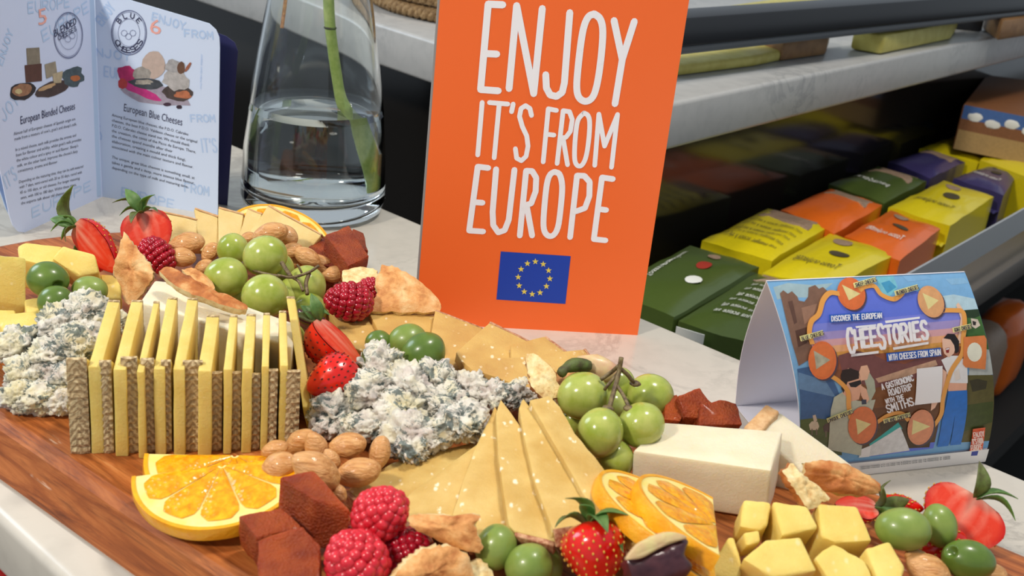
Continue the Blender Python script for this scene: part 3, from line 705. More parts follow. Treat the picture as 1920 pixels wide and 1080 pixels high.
# ---------------------------------------------------------------- open booklet
M_page = flat('booklet_page', (208, 224, 248), .55); M_page2 = flat('booklet_page_left', (206, 218, 246), .55); M_navy = flat('navy_cover', (44, 46, 92), .4)
k0 = at(192, 369, 0); kR = at(408, 404, 0); kL = at(46, 436, 0)
bk2 = thing('booklet', 'open booklet with pale blue pages 5 and 6 about cheeses standing on the counter', 'booklet', k0)
def page(Pl, outline, th, mat, name, par):
    q = [Pl.hit(*p) for p in outline]; n = len(q); f = [Pl.pt(u, v, 0) for u, v in q]; b = [Pl.pt(u, v, -th) for u, v in q]
    return mk(name, G().add(f+b, [tuple(range(n)), tuple(range(2*n-1, n-1, -1))]+[(i, n+i, n+(i+1) % n, (i+1) % n) for i in range(n)]), mat, par, False)
PR = Plane(k0, kR-k0, V((0, 0, 1))); PLF = Plane(kL, k0-kL, V((0, 0, 1)))
for Pn in (PR, PLF):
    if Pn.n.y > 0: Pn.n = -Pn.n
page(PR, [(192, 369), (408, 404), (412, 90), (411, 70), (405, 56), (392, 44), (230, -4), (176, -22)], .0006, M_page, 'right_page', bk2)
page(PLF, [(192, 369), (46, 436), (34, 434), (24, 422), (18, 404), (0, 318), (-60, 60), (-70, -60), (176, -22)], .0006, M_page2, 'left_page', bk2)
off = V((.004, .010, 0)); PC = Plane(k0+off, (kR+V((.018, .024, 0)))-(k0+off), V((0, 0, 1))); PC.n = PC.n if PC.n.y < 0 else -PC.n
page(PC, [(200, 366), (426, 388), (444, 120), (446, 96), (440, 80), (424, 68), (240, 0), (182, -22)], .0008, M_navy, 'cover', bk2)
off2 = V((-.008, .006, 0)); PC2 = Plane(kL+off2, (k0+V((.003, .006, 0)))-(kL+off2), V((0, 0, 1))); PC2.n = PC2.n if PC2.n.y < 0 else -PC2.n
page(PC2, [(190, 366), (60, 425), (40, 427), (26, 418), (12, 392), (-20, 300), (-70, 60), (-80, -60), (176, -22)], .0008, inks((176, 200, 232)), 'cover', bk2)
c1 = lambda x, y: (x/2.454, y/2.454)
def on(Pn, x, y): return Pn.hit(*c1(x, y))
faint = inks((180, 206, 240)); red5 = inks((238, 172, 160)); inkb = inks((52, 54, 86)); inkg = inks((64, 66, 80))
def txt(Pn, s, a, b, h, mat, par, lay=.0003, nm='lettering'): 
    p0, p1 = on(Pn, *a), on(Pn, *b); return mk(nm, text_on(Pn, s, p0, p1, h, lay), mat, par, False)
px2m = 1/ppm(k0)/2.454
# faint background lettering
for (Pn, s, a, b, h) in ((PR, 'ENJOY', (470, 120), (530, 40), 40), (PR, 'FROM', (850, 168), (980, 180), 30), (PR, "IT'S", (930, 700), (1000, 700), 60), (PR, 'ENJOY', (400, 250), (600, 280), 34), (PR, 'EUROPE', (480, 350), (640, 380), 44), (PR, 'FROM', (880, 560), (990, 560), 30),
                         (PR, 'EUROPE', (560, 900), (800, 960), 40), (PR, "IT'S", (400, 640), (470, 640), 70), (PLF, 'ENJOY', (10, 300), (60, 150), 34), (PLF, 'EUROPE', (130, 60), (320, 30), 40), (PLF, 'EUROPE', (200, 190), (410, 50), 44), (PLF, 'JOY', (20, 560), (90, 470), 50), (PLF, "IT'S", (30, 870), (80, 820), 60), (PLF, 'EUROPE', (150, 1000), (420, 870), 40), (PR, 'ENJOY', (700, 92), (850, 138), 32), (PR, 'FROM', (850, 880), (960, 900), 40)):
    p0, p1 = on(Pn, *a), on(Pn, *b); mk('faint_lettering', caps(Pn, s, p0, p1, h*px2m, 7*px2m, .0001), faint, bk2, False)
txt(PLF, '5', (172, 118), (216, 106), 66*px2m, red5, bk2); txt(PR, '6', (686, 152), (742, 160), 66*px2m, red5, bk2)
ring_ink = inks((92, 100, 136))
for Pn, c_, a_, b_, up_, dn_ in ((PLF, (313, 162), 66, 105, 'BLENDED', 'CHEESES'), (PR, (594, 150), 80, 102, 'BLUE', 'CHEESES')):
    for rr_, w_ in ((1, 3.5), (.93, 1.5), (.62, 1.5)):
        q = [on(Pn, c_[0]+a_*rr_*math.cos(2*PI*i/40), c_[1]+b_*rr_*math.sin(2*PI*i/40)) for i in range(40)]
        mk('stamp_ring', stroke_geo(Pn, q, w_*px2m, .0003, True), ring_ink, bk2, False)
    if Pn is PR:
        for word, a0, a1 in (('BLUE', -150, -30), ('CHEESES', 155, 25)):
            for i, ch in enumerate(word):
                t0 = R(a0+(a1-a0)*(i+.5)/len(word)); d_ = R(6 if a1 > a0 else -6)
                f_ = lambda t, r: on(Pn, c_[0]+a_*r*math.cos(t), c_[1]+b_*r*math.sin(t))
                r_ = .68 if a1 > a0 else .90
                mk('lettering', caps(Pn, ch, f_(t0-d_*1.4, r_), f_(t0+d_*1.4, r_), 20*px2m, 4*px2m, .0003), inkb, bk2, False)
    else:
        mk('lettering', caps(Pn, up_, on(Pn, 252, 168), on(Pn, 350, 108), 26*px2m, 4*px2m, .0003), inkb, bk2, False)
        mk('lettering', caps(Pn, dn_, on(Pn, 268, 185), on(Pn, 350, 140), 18*px2m, 3*px2m, .0003), inkb, bk2, False)
    for i in range(3):
        q = [on(Pn, c_[0]+(-22+20*i)+14*math.cos(t*PI/4), c_[1]+(10 if i % 2 else -6)+14*math.sin(t*PI/4)+8) for t in range(9)]
        mk('stamp_drawing', stroke_geo(Pn, q, 1.6*px2m, .0003), ring_ink, bk2, False)
def blob(Pn, x, y, a, b, col, lay=.0002, rot=0, wob=.18, var=.25, nm='printed_picture', pts=None):
    rn_ = random.Random(int(x*7+y)); q = []
    for i in range(16):
        t = 2*PI*i/16; k = 1+wob*(rn_.random()-.5); X, Y = a*k*math.cos(t), b*k*math.sin(t)
        q.append((x+X*math.cos(rot)-Y*math.sin(rot), y+X*math.sin(rot)+Y*math.cos(rot)))
    if pts: q = pts
    mk(nm, poly_on(Pn, [on(Pn, *p) for p in q], lay), inks(col, var), bk2, False)
# left picture: plates and cheeses
blob(PLF, 0, 0, 0, 0, (150, 140, 122), pts=[(120, 222), (180, 218), (188, 340), (128, 350)]); blob(PLF, 0, 0, 0, 0, (100, 66, 54), .00025, pts=[(112, 300), (190, 292), (192, 372), (118, 380)])
blob(PLF, 102, 420, 60, 40, (54, 46, 46), .00022, -.25); blob(PLF, 100, 414, 46, 28, (190, 140, 104), .00028, -.25, var=.5); blob(PLF, 84, 420, 16, 12, (220, 204, 150), .0003)
blob(PLF, 240, 410, 78, 34, (92, 74, 68), .00022, -.3, var=.5); blob(PLF, 335, 350, 48, 44, (92, 112, 120), .00024, 0, .4, .5); blob(PLF, 345, 360, 22, 14, (200, 120, 70), .0003)
blob(PLF, 0, 0, 0, 0, (170, 160, 140), .00028, pts=[(204, 296), (254, 282), (262, 340), (212, 362)]); blob(PLF, 0, 0, 0, 0, (206, 190, 156), .0003, pts=[(240, 340), (288, 326), (280, 380), (246, 384)])
blob(PLF, 215, 400, 44, 10, (214, 176, 130), .0003, -.35, .3)
# right picture
blob(PR, 720, 440, 172, 42, (186, 178, 196), .00015, .18, .3, .3); blob(PR, 640, 415, 110, 20, (226, 62, 150), .00022, .42, .3, .3); blob(PR, 585, 340, 48, 36, (214, 52, 120), .00022, .3, .4, .4)
blob(PR, 565, 385, 22, 24, (206, 70, 70), .00025); blob(PR, 708, 298, 54, 64, (206, 186, 174), .00028, 0, .08, .15); blob(PR, 655, 350, 40, 40, (190, 186, 178), .0003, 0, .3, .5)
blob(PR, 672, 385, 76, 26, (84, 92, 100), .00032, .1, .3, .6); blob(PR, 660, 378, 44, 12, (196, 190, 176), .00034, 0, .5, .5); blob(PR, 806, 310, 46, 34, (196, 196, 198), .00028, .2, .4, .4)
blob(PR, 834, 312, 18, 28, (116, 84, 66), .00032); blob(PR, 812, 372, 62, 44, (208, 206, 204), .0003, .2, .3, .35); blob(PR, 820, 430, 70, 36, (92, 80, 76), .00028, .1, .2, .5); blob(PR, 842, 436, 40, 18, (214, 132, 92), .00034, 0, .4, .4)
blob(PR, 866, 308, 26, 7, (176, 110, 84), .00034, -1.0); blob(PR, 770, 480, 18, 8, (74, 50, 70), .0003); blob(PR, 825, 492, 14, 9, (60, 44, 60), .0003)
txt(PLF, 'European Blended Cheeses', (92, 572), (344, 502), 34*px2m, inkb, bk2); txt(PR, 'European Blue Cheeses', (568, 510), (838, 578), 36*px2m, inkb, bk2)
bodyL = ["Almost half of European cheeses of Spanish origin are", "made from a mixture of cow's, goat's and sheep's milk.", "", "In a mixed cheese, each milk provides the aromas and", "base for flavour and acidity, whilst goat's milk provides", "the white colour and a spicy or acid flavour. Sheep's", "milk, on the other hand, improves the cheese's fatty", "consistency, aroma and flavour.", "", "Depending on the maturing time, they can be soft matured", "with 7 days, semi-cured with 20 to 35 days, cured with", "45 to 105 days, or old cheeses. For longer maturing", "ones, with 100 to 180 days. Within these times,", "the experts talk about old cheeses."]
bodyR = ["Among European blue cheeses, the P.D.O. Cabrales", "cheeses, the best P.D.O. Valdeon cheese or the original", "P.D.O. Cabrales cheese stand out. We should thank", "the creation, the caves of the Picos de Europa. There,", "the cheeses spend months after their", "elaboration, creating a mould and thick fungi,", "associated with the main colour texture and flavour.", "", "The unique, great blue cheeses is something small, at", "takes a gentle and a deep, more intense blue flavour,", "depending on the type of milk and maturing time."]
xr = [(60, 622, 365, 548), (95, 940, 355, 866)]
for i, s in enumerate(bodyL):
    if s:
        y = 622+i*24.6; f_ = (len(s)/57)**.8; x0 = 62+i*2.6; mk('body_lettering', text_on(PLF, s, on(PLF, x0, y), on(PLF, x0+(300)*f_, y-74*f_), 13*px2m, .0003), inkg, bk2, False)
for i, s in enumerate(bodyR):
    if s:
        y = 534+i*24.2; f_ = (len(s)/55)**.8; x0 = 515; mk('body_lettering', text_on(PR, s, on(PR, x0, y), on(PR, x0+392*f_, y+100*f_), 13.5*px2m, .0003), inkg, bk2, False)
txt(PR, 'CHEESE AND HEALTHY', (925, 248), (920, 410), 8*px2m, faint, bk2)
for y0 in (85, 745):
    q = [(428+y0/745*25, y0), (430+y0/745*25, y0+80)]; mk('staple', stroke_geo(PR, [on(PR, *p) for p in q], 4*px2m, .0004), inks((150, 156, 170)), bk2, False)
# ---------------------------------------------------------------- table tent card
tBL, tBR = at(1491, 902, 0), at(1844, 864, 0); tTL, tTR = at(1437, 526, 11.2), at(1808, 509, 11.2)
tnn = ((tBR-tBL).cross(V((0, 0, 1)))).normalized(); tnn = tnn if tnn.y < 0 else -tnn
class Tent:
    @staticmethod
    def pt(u, v, lay=0):
        p = (tBL*(1-u)+tBR*u)*(1-v)+(tTL*(1-u)+tTR*u)*v; b = .0125*math.sin(PI*v)**.9 if 0 < v < 1 else 0
        sl = .0125*PI*math.cos(PI*v)/.11 if 0 < v < 1 else 0
        n = (tnn-V((0, 0, 1))*sl*.6+V((0, 0, .25))).normalized(); return p+tnn*b*1+V((0, 0, b*.25))+n*lay
    @staticmethod
    def hit(px, py):
        u, v = .5, .5
        for _ in range(8):
            e_ = 1e-3; a = proj(Tent.pt(u, min(max(v, .001), .998))); b = proj(Tent.pt(u+e_, v)); c = proj(Tent.pt(u, v+e_ if v < .99 else v-e_)); sg = 1 if v < .99 else -1
            J = ((b[0]-a[0])/e_, (c[0]-a[0])/e_*sg, (b[1]-a[1])/e_, (c[1]-a[1])/e_*sg); D = J[0]*J[3]-J[1]*J[2]
            dx, dy = px-a[0], py-a[1]; u += (dx*J[3]-J[1]*dy)/D; v += (J[0]*dy-J[2]*dx)/D; v = min(max(v, .001), .998)
        return (min(max(u, .001), .999), v)
TW = (tBR-tBL).length
tent = thing('table_tent', 'folded table tent card with CHEESTORIES picture print standing on the counter', 'sign', (tBL+tBR)/2)
M_tw = flat('white_card', (228, 228, 236), .5)
def strip_card(f, g2, name, mat, n=24):
    vs = []; fs = []
    for i in range(n+1):
        v = i/n
        for u in (0, 1): vs += [f(u, v, 0), f(u, v, g2)]
    for i in range(n):
        a = i*4; fs += [(a, a+2, a+6, a+4), (a+1, a+5, a+7, a+3), (a, a+4, a+5, a+1), (a+2, a+3, a+7, a+6)]
    fs += [(0, 1, 3, 2), (n*4, n*4+2, n*4+3, n*4+1)]
    return mk(name, G().add(vs, fs), mat, tent, 'all' if 0 else False)
front = strip_card(Tent.pt, -.0005, 'front_panel', M_tw)
bBL, bBR = at(1378, 762, 0), at(1378, 762, 0)+(tBR-tBL)
if bBL.y < tBL.y+.03: pass
def backpt(u, v, lay=0):
    p = (bBL*(1-u)+bBR*u)*(1-v)+(tTL*(1-u)+tTR*u)*v; return p-tnn*(.006*math.sin(PI*v))*1+tnn*lay
strip_card(backpt, .0005, 'back_panel', M_tw)
strip_card(lambda u, v, lay=0: (tBL*(1-u)+tBR*u)*(1-v)+(bBL*(1-u)+bBR*u)*v+V((0, 0, .0004+lay)), .0004, 'base_panel', M_tw, 4)
c4 = lambda x, y: Tent.hit(1360+x/2.572, 480+y/2.572)
TLAY = [0]
def tp(pts, col, var=.25, lay=None, nm='printed_picture', clip=None):
    TLAY[0] += 1; uv = [c4(*p) for p in pts]
    return mk(nm, poly_on(Tent, uv, .00006+.000012*TLAY[0] if lay is None else lay, .01), inks(tuple(min(250, int(c*1.2)) for c in col), var*.6), tent, False)
uvp = lambda pts: pts
def tuv(uv, col, var=.2, nm='printed_picture'):
    TLAY[0] += 1; return mk(nm, poly_on(Tent, uv, .00006+.000012*TLAY[0], .01), inks(tuple(min(250, int(c*1.2)) for c in col), var*.6), tent, False)
tuv([(.0, .09), (1, .09), (1, .999), (0, .999)], (112, 160, 200), .18)
for q, col in (([(230, 150), (300, 130), (420, 140), (520, 130), (430, 200), (300, 200), (250, 210)], (150, 176, 184)), ([(1000, 200), (1100, 185), (1220, 205), (1240, 260), (1150, 265), (1040, 245)], (168, 196, 208)), ([(1060, 110), (1150, 105), (1190, 130), (1090, 140)], (128, 172, 206)), ([(850, 95), (950, 92), (1000, 110), (880, 125)], (120, 166, 206))): tp(q, col)
tp([(725, 90), (805, 85), (830, 150), (790, 200), (740, 170)], (120, 190, 210), .4); tp([(750, 130), (790, 118), (825, 150), (780, 180)], (70, 150, 190), .4)
# right side land
tp([(1140, 272), (1200, 262), (1262, 275), (1285, 360), (1292, 450), (1160, 450)], (64, 104, 50), .4); tp([(1140, 262), (1230, 255), (1262, 285), (1200, 300), (1150, 296)], (38, 58, 34), .4)
tp([(1180, 440), (1292, 450), (1300, 570), (1170, 590)], (170, 176, 172), .3); tp([(1140, 575), (1301, 572), (1301, 700), (1294, 820), (1278, 890), (1100, 900), (1120, 700)], (92, 86, 44), .5)
tp([(1175, 600), (1215, 592), (1262, 602), (1255, 640), (1190, 655)], (58, 54, 34), .4); tp([(1150, 720), (1290, 700), (1285, 800), (1140, 850)], (66, 78, 34), .5)
tp([(1182, 300), (1215, 305), (1228, 335), (1205, 350), (1188, 340)], (210, 196, 180), .5); tp([(1190, 312), (1208, 318), (1205, 335), (1192, 332)], (40, 36, 34), .2)
# left side: castle, lake, meadow
tp([(262, 180), (278, 165), (300, 182), (320, 170), (346, 196), (352, 215), (380, 220), (398, 196), (400, 152), (432, 140), (450, 158), (470, 150), (492, 170), (500, 190), (455, 300), (420, 420), (400, 500), (352, 530), (320, 420), (290, 300)], (124, 94, 78), .4)
tp([(300, 220), (322, 214), (345, 320), (330, 330)], (92, 66, 56), .3); tp([(365, 250), (440, 230), (420, 300), (380, 330)], (146, 112, 92), .3); tp([(335, 360), (400, 340), (392, 420), (350, 440)], (84, 58, 48), .3)
tp([(345, 545), (420, 530), (520, 600), (560, 700), (540, 780), (480, 800), (343, 800)], (62, 96, 140), .35); tp([(350, 560), (480, 600), (530, 680), (350, 640)], (96, 130, 166), .3)
tp([(343, 790), (420, 780), (520, 790), (560, 900), (560, 960), (345, 950)], (88, 100, 56), .5)
for x, y in ((425, 812), (492, 822)):
    tp([(x-24, y), (x-10, y-16), (x+18, y-14), (x+26, y+8), (x+18, y+26), (x-18, y+26)], (196, 180, 156) if x < 450 else (84, 66, 60), .3); tp([(x-6, y-44), (x+8, y-48), (x+16, y-20), (x, y-8)], (188, 170, 150) if x < 450 else (70, 56, 52), .2)
    for dx in (-12, 10): tp([(x+dx, y+20), (x+dx+6, y+20), (x+dx+6, y+50), (x+dx, y+50)], (110, 96, 84), .1)
# middle: evening sky and hills
mid = [(400, 400), (403, 330), (440, 290), (468, 215), (500, 175), (560, 180), (640, 165), (662, 150), (712, 145), (760, 190), (802, 208), (840, 180), (920, 168), (960, 200), (1060, 265), (1128, 262), (1140, 330), (1150, 420), (1060, 600), (1035, 760), (1000, 925), (700, 965), (600, 870), (600, 700), (560, 600), (500, 570), (430, 470)]
tp(mid, (88, 106, 196), .1)
def clipmid(y0, y1, col, var=.1):
    # horizontal band of the middle picture
    def edge(yy):
        xs = []
        for i in range(len(mid)):
            (ax, ay), (bx, by) = mid[i], mid[(i+1) % len(mid)]
            a2, b2 = ay+.09*(ax-400), by+.09*(bx-400)
            if (a2-yy)*(b2-yy) < 0: t = (yy-a2)/(b2-a2); xs.append(ax+(bx-ax)*t)
        return (min(xs), max(xs)) if xs else None
    e0, e1, em = edge(y0), edge(y1), edge((y0+y1)/2)
    q = [(e0[0], y0), (e0[1], y0), (em[1], (y0+y1)/2), (e1[1], y1), (e1[0], y1), (em[0], (y0+y1)/2)]
    tp([(x, y-.09*(x-400)) for x, y in q], col, var)
for y0, y1, col in ((330, 372, (112, 120, 196)), (372, 410, (146, 134, 182)), (410, 442, (190, 146, 150)), (442, 474, (226, 156, 112)), (474, 500, (240, 150, 74)), (500, 560, (146, 84, 60)), (560, 640, (132, 80, 50)), (640, 760, (124, 76, 38)), (760, 860, (104, 64, 34)), (860, 950, (84, 60, 30))): clipmid(y0, y1, col, .12 if y1 < 500 else .4)
tp([(540, 480), (620, 455), (700, 470), (760, 500), (860, 520), (1040, 450), (1060, 560), (900, 590), (700, 640), (560, 560)], (116, 72, 70), .3)
tp([(720, 590), (860, 545), (1010, 500), (1020, 525), (870, 580), (735, 610)], (206, 166, 136), .6); tp([(740, 800), (900, 790), (1000, 800), (980, 920), (760, 930)], (70, 52, 26), .5)
# maps and water at the bottom
tp([(690, 905), (830, 800), (850, 830), (700, 925)], (40, 156, 150), .2); tp([(680, 920), (840, 822), (885, 935), (640, 970)], (206, 208, 222), .35, nm='printed_map'); tp([(650, 930), (700, 910), (690, 965), (640, 970)], (240, 240, 244), .1)
# the route line
def tl(pts, w, col, lay=.0009): 
    q = bez([V((*c4(*p), 0)) for p in pts], 5)
    vs = []; g = G(); wu = w/2/340.; wv = w/2/380.
    for i, p in enumerate(q):
        d = (q[min(i+1, len(q)-1)]-q[max(i-1, 0)]).normalized(); vs += [Tent.pt(p.x-d.y*wu/2.572*2.5, p.y+d.x*wv/2.572*2.5, lay), Tent.pt(p.x+d.y*wu/2.572*2.5, p.y-d.x*wv/2.572*2.5, lay)]
    mk('printed_line', g.add(vs, [(2*i, 2*i+1, 2*i+3, 2*i+2) for i in range(len(q)-1)]), inks(col), tent, False)
ol = (240, 170, 84)
tl([(415, 425), (400, 370), (410, 315), (445, 280), (465, 215), (498, 178), (545, 182)], 8, ol); tl([(640, 165), (665, 148), (712, 145), (745, 185), (800, 208), (830, 195), (850, 175)], 8, ol)
tl([(1040, 262), (1100, 262), (1140, 270), (1148, 330), (1140, 400), (1135, 470), (1080, 560), (1045, 680), (1035, 760), (990, 830)], 8, ol); tl([(500, 575), (540, 600), (585, 650), (590, 720), (600, 780)], 8, ol); tl([(725, 800), (780, 765), (840, 755), (880, 790)], 8, ol)
# man with camera, in print
tp([(520, 680), (560, 655), (600, 690), (660, 700), (720, 690), (700, 760), (660, 850), (650, 960), (490, 930), (500, 800), (505, 740)], (176, 180, 160), .25); tp([(690, 560), (715, 600), (720, 650), (690, 710), (670, 700), (680, 640), (665, 590)], (160, 166, 146), .2)
tp([(556, 560), (590, 540), (636, 560), (652, 600), (650, 650), (640, 690), (600, 700), (562, 660)], (206, 158, 130), .15); tp([(552, 575), (560, 550), (600, 540), (640, 555), (640, 590), (585, 606), (566, 660), (556, 640)], (40, 30, 28), .1)
tp([(590, 612), (648, 596), (652, 614), (625, 632), (600, 630)], (26, 24, 28), 0); tp([(640, 560), (650, 530), (680, 525), (692, 555), (680, 595), (650, 600)], (214, 166, 138), .15); tp([(646, 620), (676, 640), (690, 690), (672, 712), (650, 670)], (210, 164, 136), .15)
tp([(652, 690), (676, 690), (676, 712), (654, 714)], (50, 56, 74), 0)
# woman waving, in print
tp([(1108, 236), (1118, 224), (1136, 250), (1150, 300), (1140, 420), (1112, 420), (1130, 300)], (220, 176, 152), .1)
tp([(1036, 500), (1076, 480), (1130, 480), (1160, 520), (1164, 610), (1130, 625), (1066, 620), (1064, 560)], (228, 220, 208), .12); tp([(1040, 540), (1064, 560), (1050, 640), (1006, 730), (985, 745), (990, 700), (1030, 620)], (212, 168, 144), .1)
tp([(1066, 610), (1160, 612), (1158, 650), (1070, 655)], (206, 156, 130), .1); tp([(1040, 400), (1062, 380), (1098, 390), (1108, 430), (1096, 470), (1072, 488), (1050, 470), (1042, 440)], (222, 172, 150), .1)
tp([(1046, 396), (1066, 374), (1100, 376), (1122, 410), (1120, 460), (1104, 470), (1098, 430), (1080, 402)], (30, 24, 26), 0); tp([(1056, 444), (1076, 440), (1072, 466), (1060, 466)], (120, 30, 34), 0); tp([(1058, 446), (1074, 443), (1073, 449), (1059, 452)], (240, 236, 232), 0)
tp([(1070, 650), (1160, 645), (1160, 740), (1130, 905), (1078, 910), (1102, 760), (1070, 912), (1016, 918), (1040, 790)], (36, 108, 190), .3); tp([(1098, 560), (1120, 540), (1128, 590), (1104, 600)], (206, 198, 188), .1)
# medals
for cx, cy, a, b, rot, col, tri in ((602, 182, 66, 80, -.4, (204, 104, 56), [(556, 138), (646, 182), (590, 214)]), (985, 220, 60, 80, -.45, (206, 150, 104), [(944, 178), (1022, 214), (972, 258)]), (462, 502, 68, 92, 0, (208, 108, 58), [(420, 455), (500, 500), (432, 545)]),
                              (655, 812, 68, 90, .15, (206, 112, 66), [(622, 780), (696, 806), (632, 858)]), (935, 822, 62, 86, .25, (202, 132, 98), [(898, 786), (982, 818), (892, 858)])):
    e_ = lambda k, dx=0: [(cx+dx+(a*k*math.cos(2*PI*i/24))*math.cos(rot)-(b*k*math.sin(2*PI*i/24))*math.sin(rot), cy+dx+(a*k*math.cos(2*PI*i/24))*math.sin(rot)+(b*k*math.sin(2*PI*i/24))*math.cos(rot)) for i in range(24)]
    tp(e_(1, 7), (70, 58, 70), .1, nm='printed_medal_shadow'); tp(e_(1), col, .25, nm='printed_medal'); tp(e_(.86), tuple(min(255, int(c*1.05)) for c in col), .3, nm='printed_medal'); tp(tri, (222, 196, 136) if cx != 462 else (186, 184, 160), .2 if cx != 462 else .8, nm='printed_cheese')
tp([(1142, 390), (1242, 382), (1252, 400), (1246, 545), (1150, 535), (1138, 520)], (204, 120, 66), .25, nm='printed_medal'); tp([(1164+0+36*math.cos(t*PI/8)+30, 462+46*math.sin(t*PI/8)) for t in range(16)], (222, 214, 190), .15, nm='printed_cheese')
def ribbon(s, a, b, h, bgc, tc, pad_=6, pen=3.4):
    d = V((b[0]-a[0], b[1]-a[1])).normalized(); up = V((d.y, -d.x)); A_ = V(a)-d*pad_; B_ = V(b)+d*pad_
    if bgc: tp([tuple(A_-up*pad_), tuple(B_-up*pad_), tuple(B_+up*(h+pad_)), tuple(A_+up*(h+pad_))], bgc, 0, nm='printed_ribbon')
    lettering(s, a, b, h, pen, tc)
def lettering(s, a, b, h, pen, tc, big=(), gap=.35):
    class S2:        # crop space to card
        @staticmethod
        def pt(x, y, lay): u, v = c4(x, -y); return Tent.pt(u, v, lay+.0007)
    mk('lettering', caps(S2, s, (a[0], -a[1]), (b[0], -b[1]), h, pen, .0011, gap, big), inks(tc), tent, False)
cream = (250, 204, 140); navy = (50, 40, 70)
ribbon('SHEEP CHEESES', (618, 150), (718, 122), 17, cream, navy, 4, 3); ribbon('BLENDED CHEESES', (816, 188), (920, 158), 17, cream, navy, 4, 3); ribbon('BLUE CHEESES', (360, 406), (464, 378), 17, cream, navy, 4, 3)
ribbon('GOAT CHEESES', (1094, 364), (1176, 346), 16, cream, navy, 4, 3); ribbon('UNIQUE CHEESES', (490, 796), (608, 750), 15, cream, navy, 3, 3); ribbon('ISLAND CHEESES', (760, 800), (884, 768), 15, cream, navy, 3, 3)
ribbon('DISCOVER THE EUROPEAN', (502, 314), (742, 298), 24, (36, 84, 160), (244, 246, 250), 7, 4.2); ribbon('WITH CHEESES FROM SPAIN', (778, 500), (1026, 474), 26, (36, 84, 160), (244, 246, 250), 7, 4.4)
wh = (246, 246, 248)
lettering('CHEESTORIES', (584, 446), (966, 396), 84, 15, wh, (0, 4)); 
for q in ([(620, 338), (720, 328), (720, 338), (624, 348)], [(762, 312), (930, 292), (930, 302), (766, 324)], [(600, 472), (732, 456), (732, 468), (600, 484)], [(800, 440), (972, 412), (972, 424), (804, 452)]): tp(q, wh, 0, .0011, 'printed_bar')
lettering('A GASTRONOMIC', (746, 640), (896, 596), 26, 5, wh); lettering('ROADTRIP', (780, 670), (890, 640), 30, 5, wh); lettering('WITH THE', (764, 706), (850, 682), 20, 4.6, wh); lettering('SMITHS', (772, 750), (898, 712), 36, 6.5, wh)
tp([(916, 542), (1040, 528), (1030, 702), (906, 716)], (232, 234, 244), 0, .00105, 'printed_white_square')
# white foot band and orange tag
tuv([(.0005, .002), (.9995, .002), (.9995, .088), (.0005, .088)], (232, 232, 238), 0, 'printed_band')
tp([(1186, 830), (1246, 822), (1220, 984), (1158, 988)], (226, 96, 62), .05, .0012, 'printed_tag')
class S3:
    @staticmethod
    def pt(x, y, lay): u, v = c4(x, -y); return Tent.pt(u, v, lay+.0007)
for s, a, b in (('ENJOY', (1186, 868), (1236, 860)), ("IT'S FROM", (1180, 900), (1230, 892)), ('EUROPE', (1174, 930), (1226, 922))): mk('lettering', caps(S3, s, (a[0], -a[1]), (b[0], -b[1]), 24, 4, .00135), inks((250, 220, 210)), tent, False)
tp([(1180, 938), (1212, 934), (1206, 956), (1176, 958)], (44, 60, 140), 0, .00135, 'printed_flag')
for k in range(2): lettering('CAMPAIGN FINANCED WITH AID FROM THE EUROPEAN UNION AND THE PROMOTERS OF CHEESE', (642, 1012+9*k), (1074, 962+9*k), 4.5, 1.1, (96, 100, 110))
# ---------------------------------------------------------------- glass vase with water and stem
vb = at(585, 436, 0); vc = vb+V((vb.x, vb.y, 0)).normalized()*.0545; vc.z = 0
def zat(px, py):    # height above the counter on the vase axis for a pixel row
    d = raydir(px, py); t_ = (vc.y-CAM.y)/d.y; return (CAM+d*t_).z
def rad_px(pl, pr, y, z): return (pr-pl)/2/ppm(V((vc.x, vc.y, z)))
prof = []
for y, l, r_ in ((395, 452, 718), (330, 453, 719), (270, 458, 720), (200, 468, 719), (150, 477, 716), (100, 487, 712), (50, 497, 707), (0, 507, 702), (-60, 520, 694), (-140, 540, 682)):
    z = zat((l+r_)/2, y); prof.append((rad_px(l, r_, y, z), z))
outer = [(0, .0), (prof[0][0]*.86, .0002), (prof[0][0]*.96, .004), (prof[0][0], .012)]+[p for p in prof if p[1] > .016]
ztop = outer[-1][1]
inner = [(r_-.0024, z) for r_, z in reversed(outer) if z > .022]+[(outer[3][0]-.0035, .019), (outer[3][0]*.75, .0135), (0, .012)]
M_glass = MT('clear_glass', .0, .5, trans=1, ior=1.45).col((250, 253, 252)).m
M_water = MT('water', .0, .5, trans=1, ior=1.33).col((252, 254, 252)).m
vase = thing('glass_vase', 'clear glass carafe half filled with water holding one green stem', 'vase', vc)
prf = outer+[(outer[-1][0]-.001, ztop+.001)]+inner
mk('glass', lathe(prf, vc, 72), M_glass, vase, 'all')
zw = zat(594, 194)
wi = [(0, .0122), (outer[3][0]*.75-.0001, .0137), (outer[3][0]-.0037, .0192)]+[(r_-.0026, z) for r_, z in outer if .022 < z < zw-.003]
rw = [r_ for r_, z in outer if z < zw][-1]-.0026
wi += [(rw, zw), (rw-.0012, zw-.0008), (0, zw-.0008)]
mk('water', lathe(wi, vc, 72), M_water, vase, 'all')
def vat(px, py, dy=0):
    d = raydir(px, py); t_ = (vc.y+dy-CAM.y)/d.y; return CAM+d*t_
M_gstem = speckled('green_stem', (150, 176, 84), (190, 208, 124), 90, .45, .2)
st_pts = bez([vat(613, -60), vat(616, 0), vat(619, 52), vat(628, 120), vat(638, 180), vat(650, 212), vat(664, 262), vat(680, 310), vat(690, 352)], 6)
nst = len(st_pts); stem = thing('flower_stem', 'thick green stem standing in the water of the glass carafe', 'stem', vc+V((0, 0, .02)))
mk('stalk', tube(st_pts, [(.0040 if i < nst*.45 else .0040+.0046*((i/nst-.45)/.55)) for i in range(nst)], 12), M_gstem, stem)
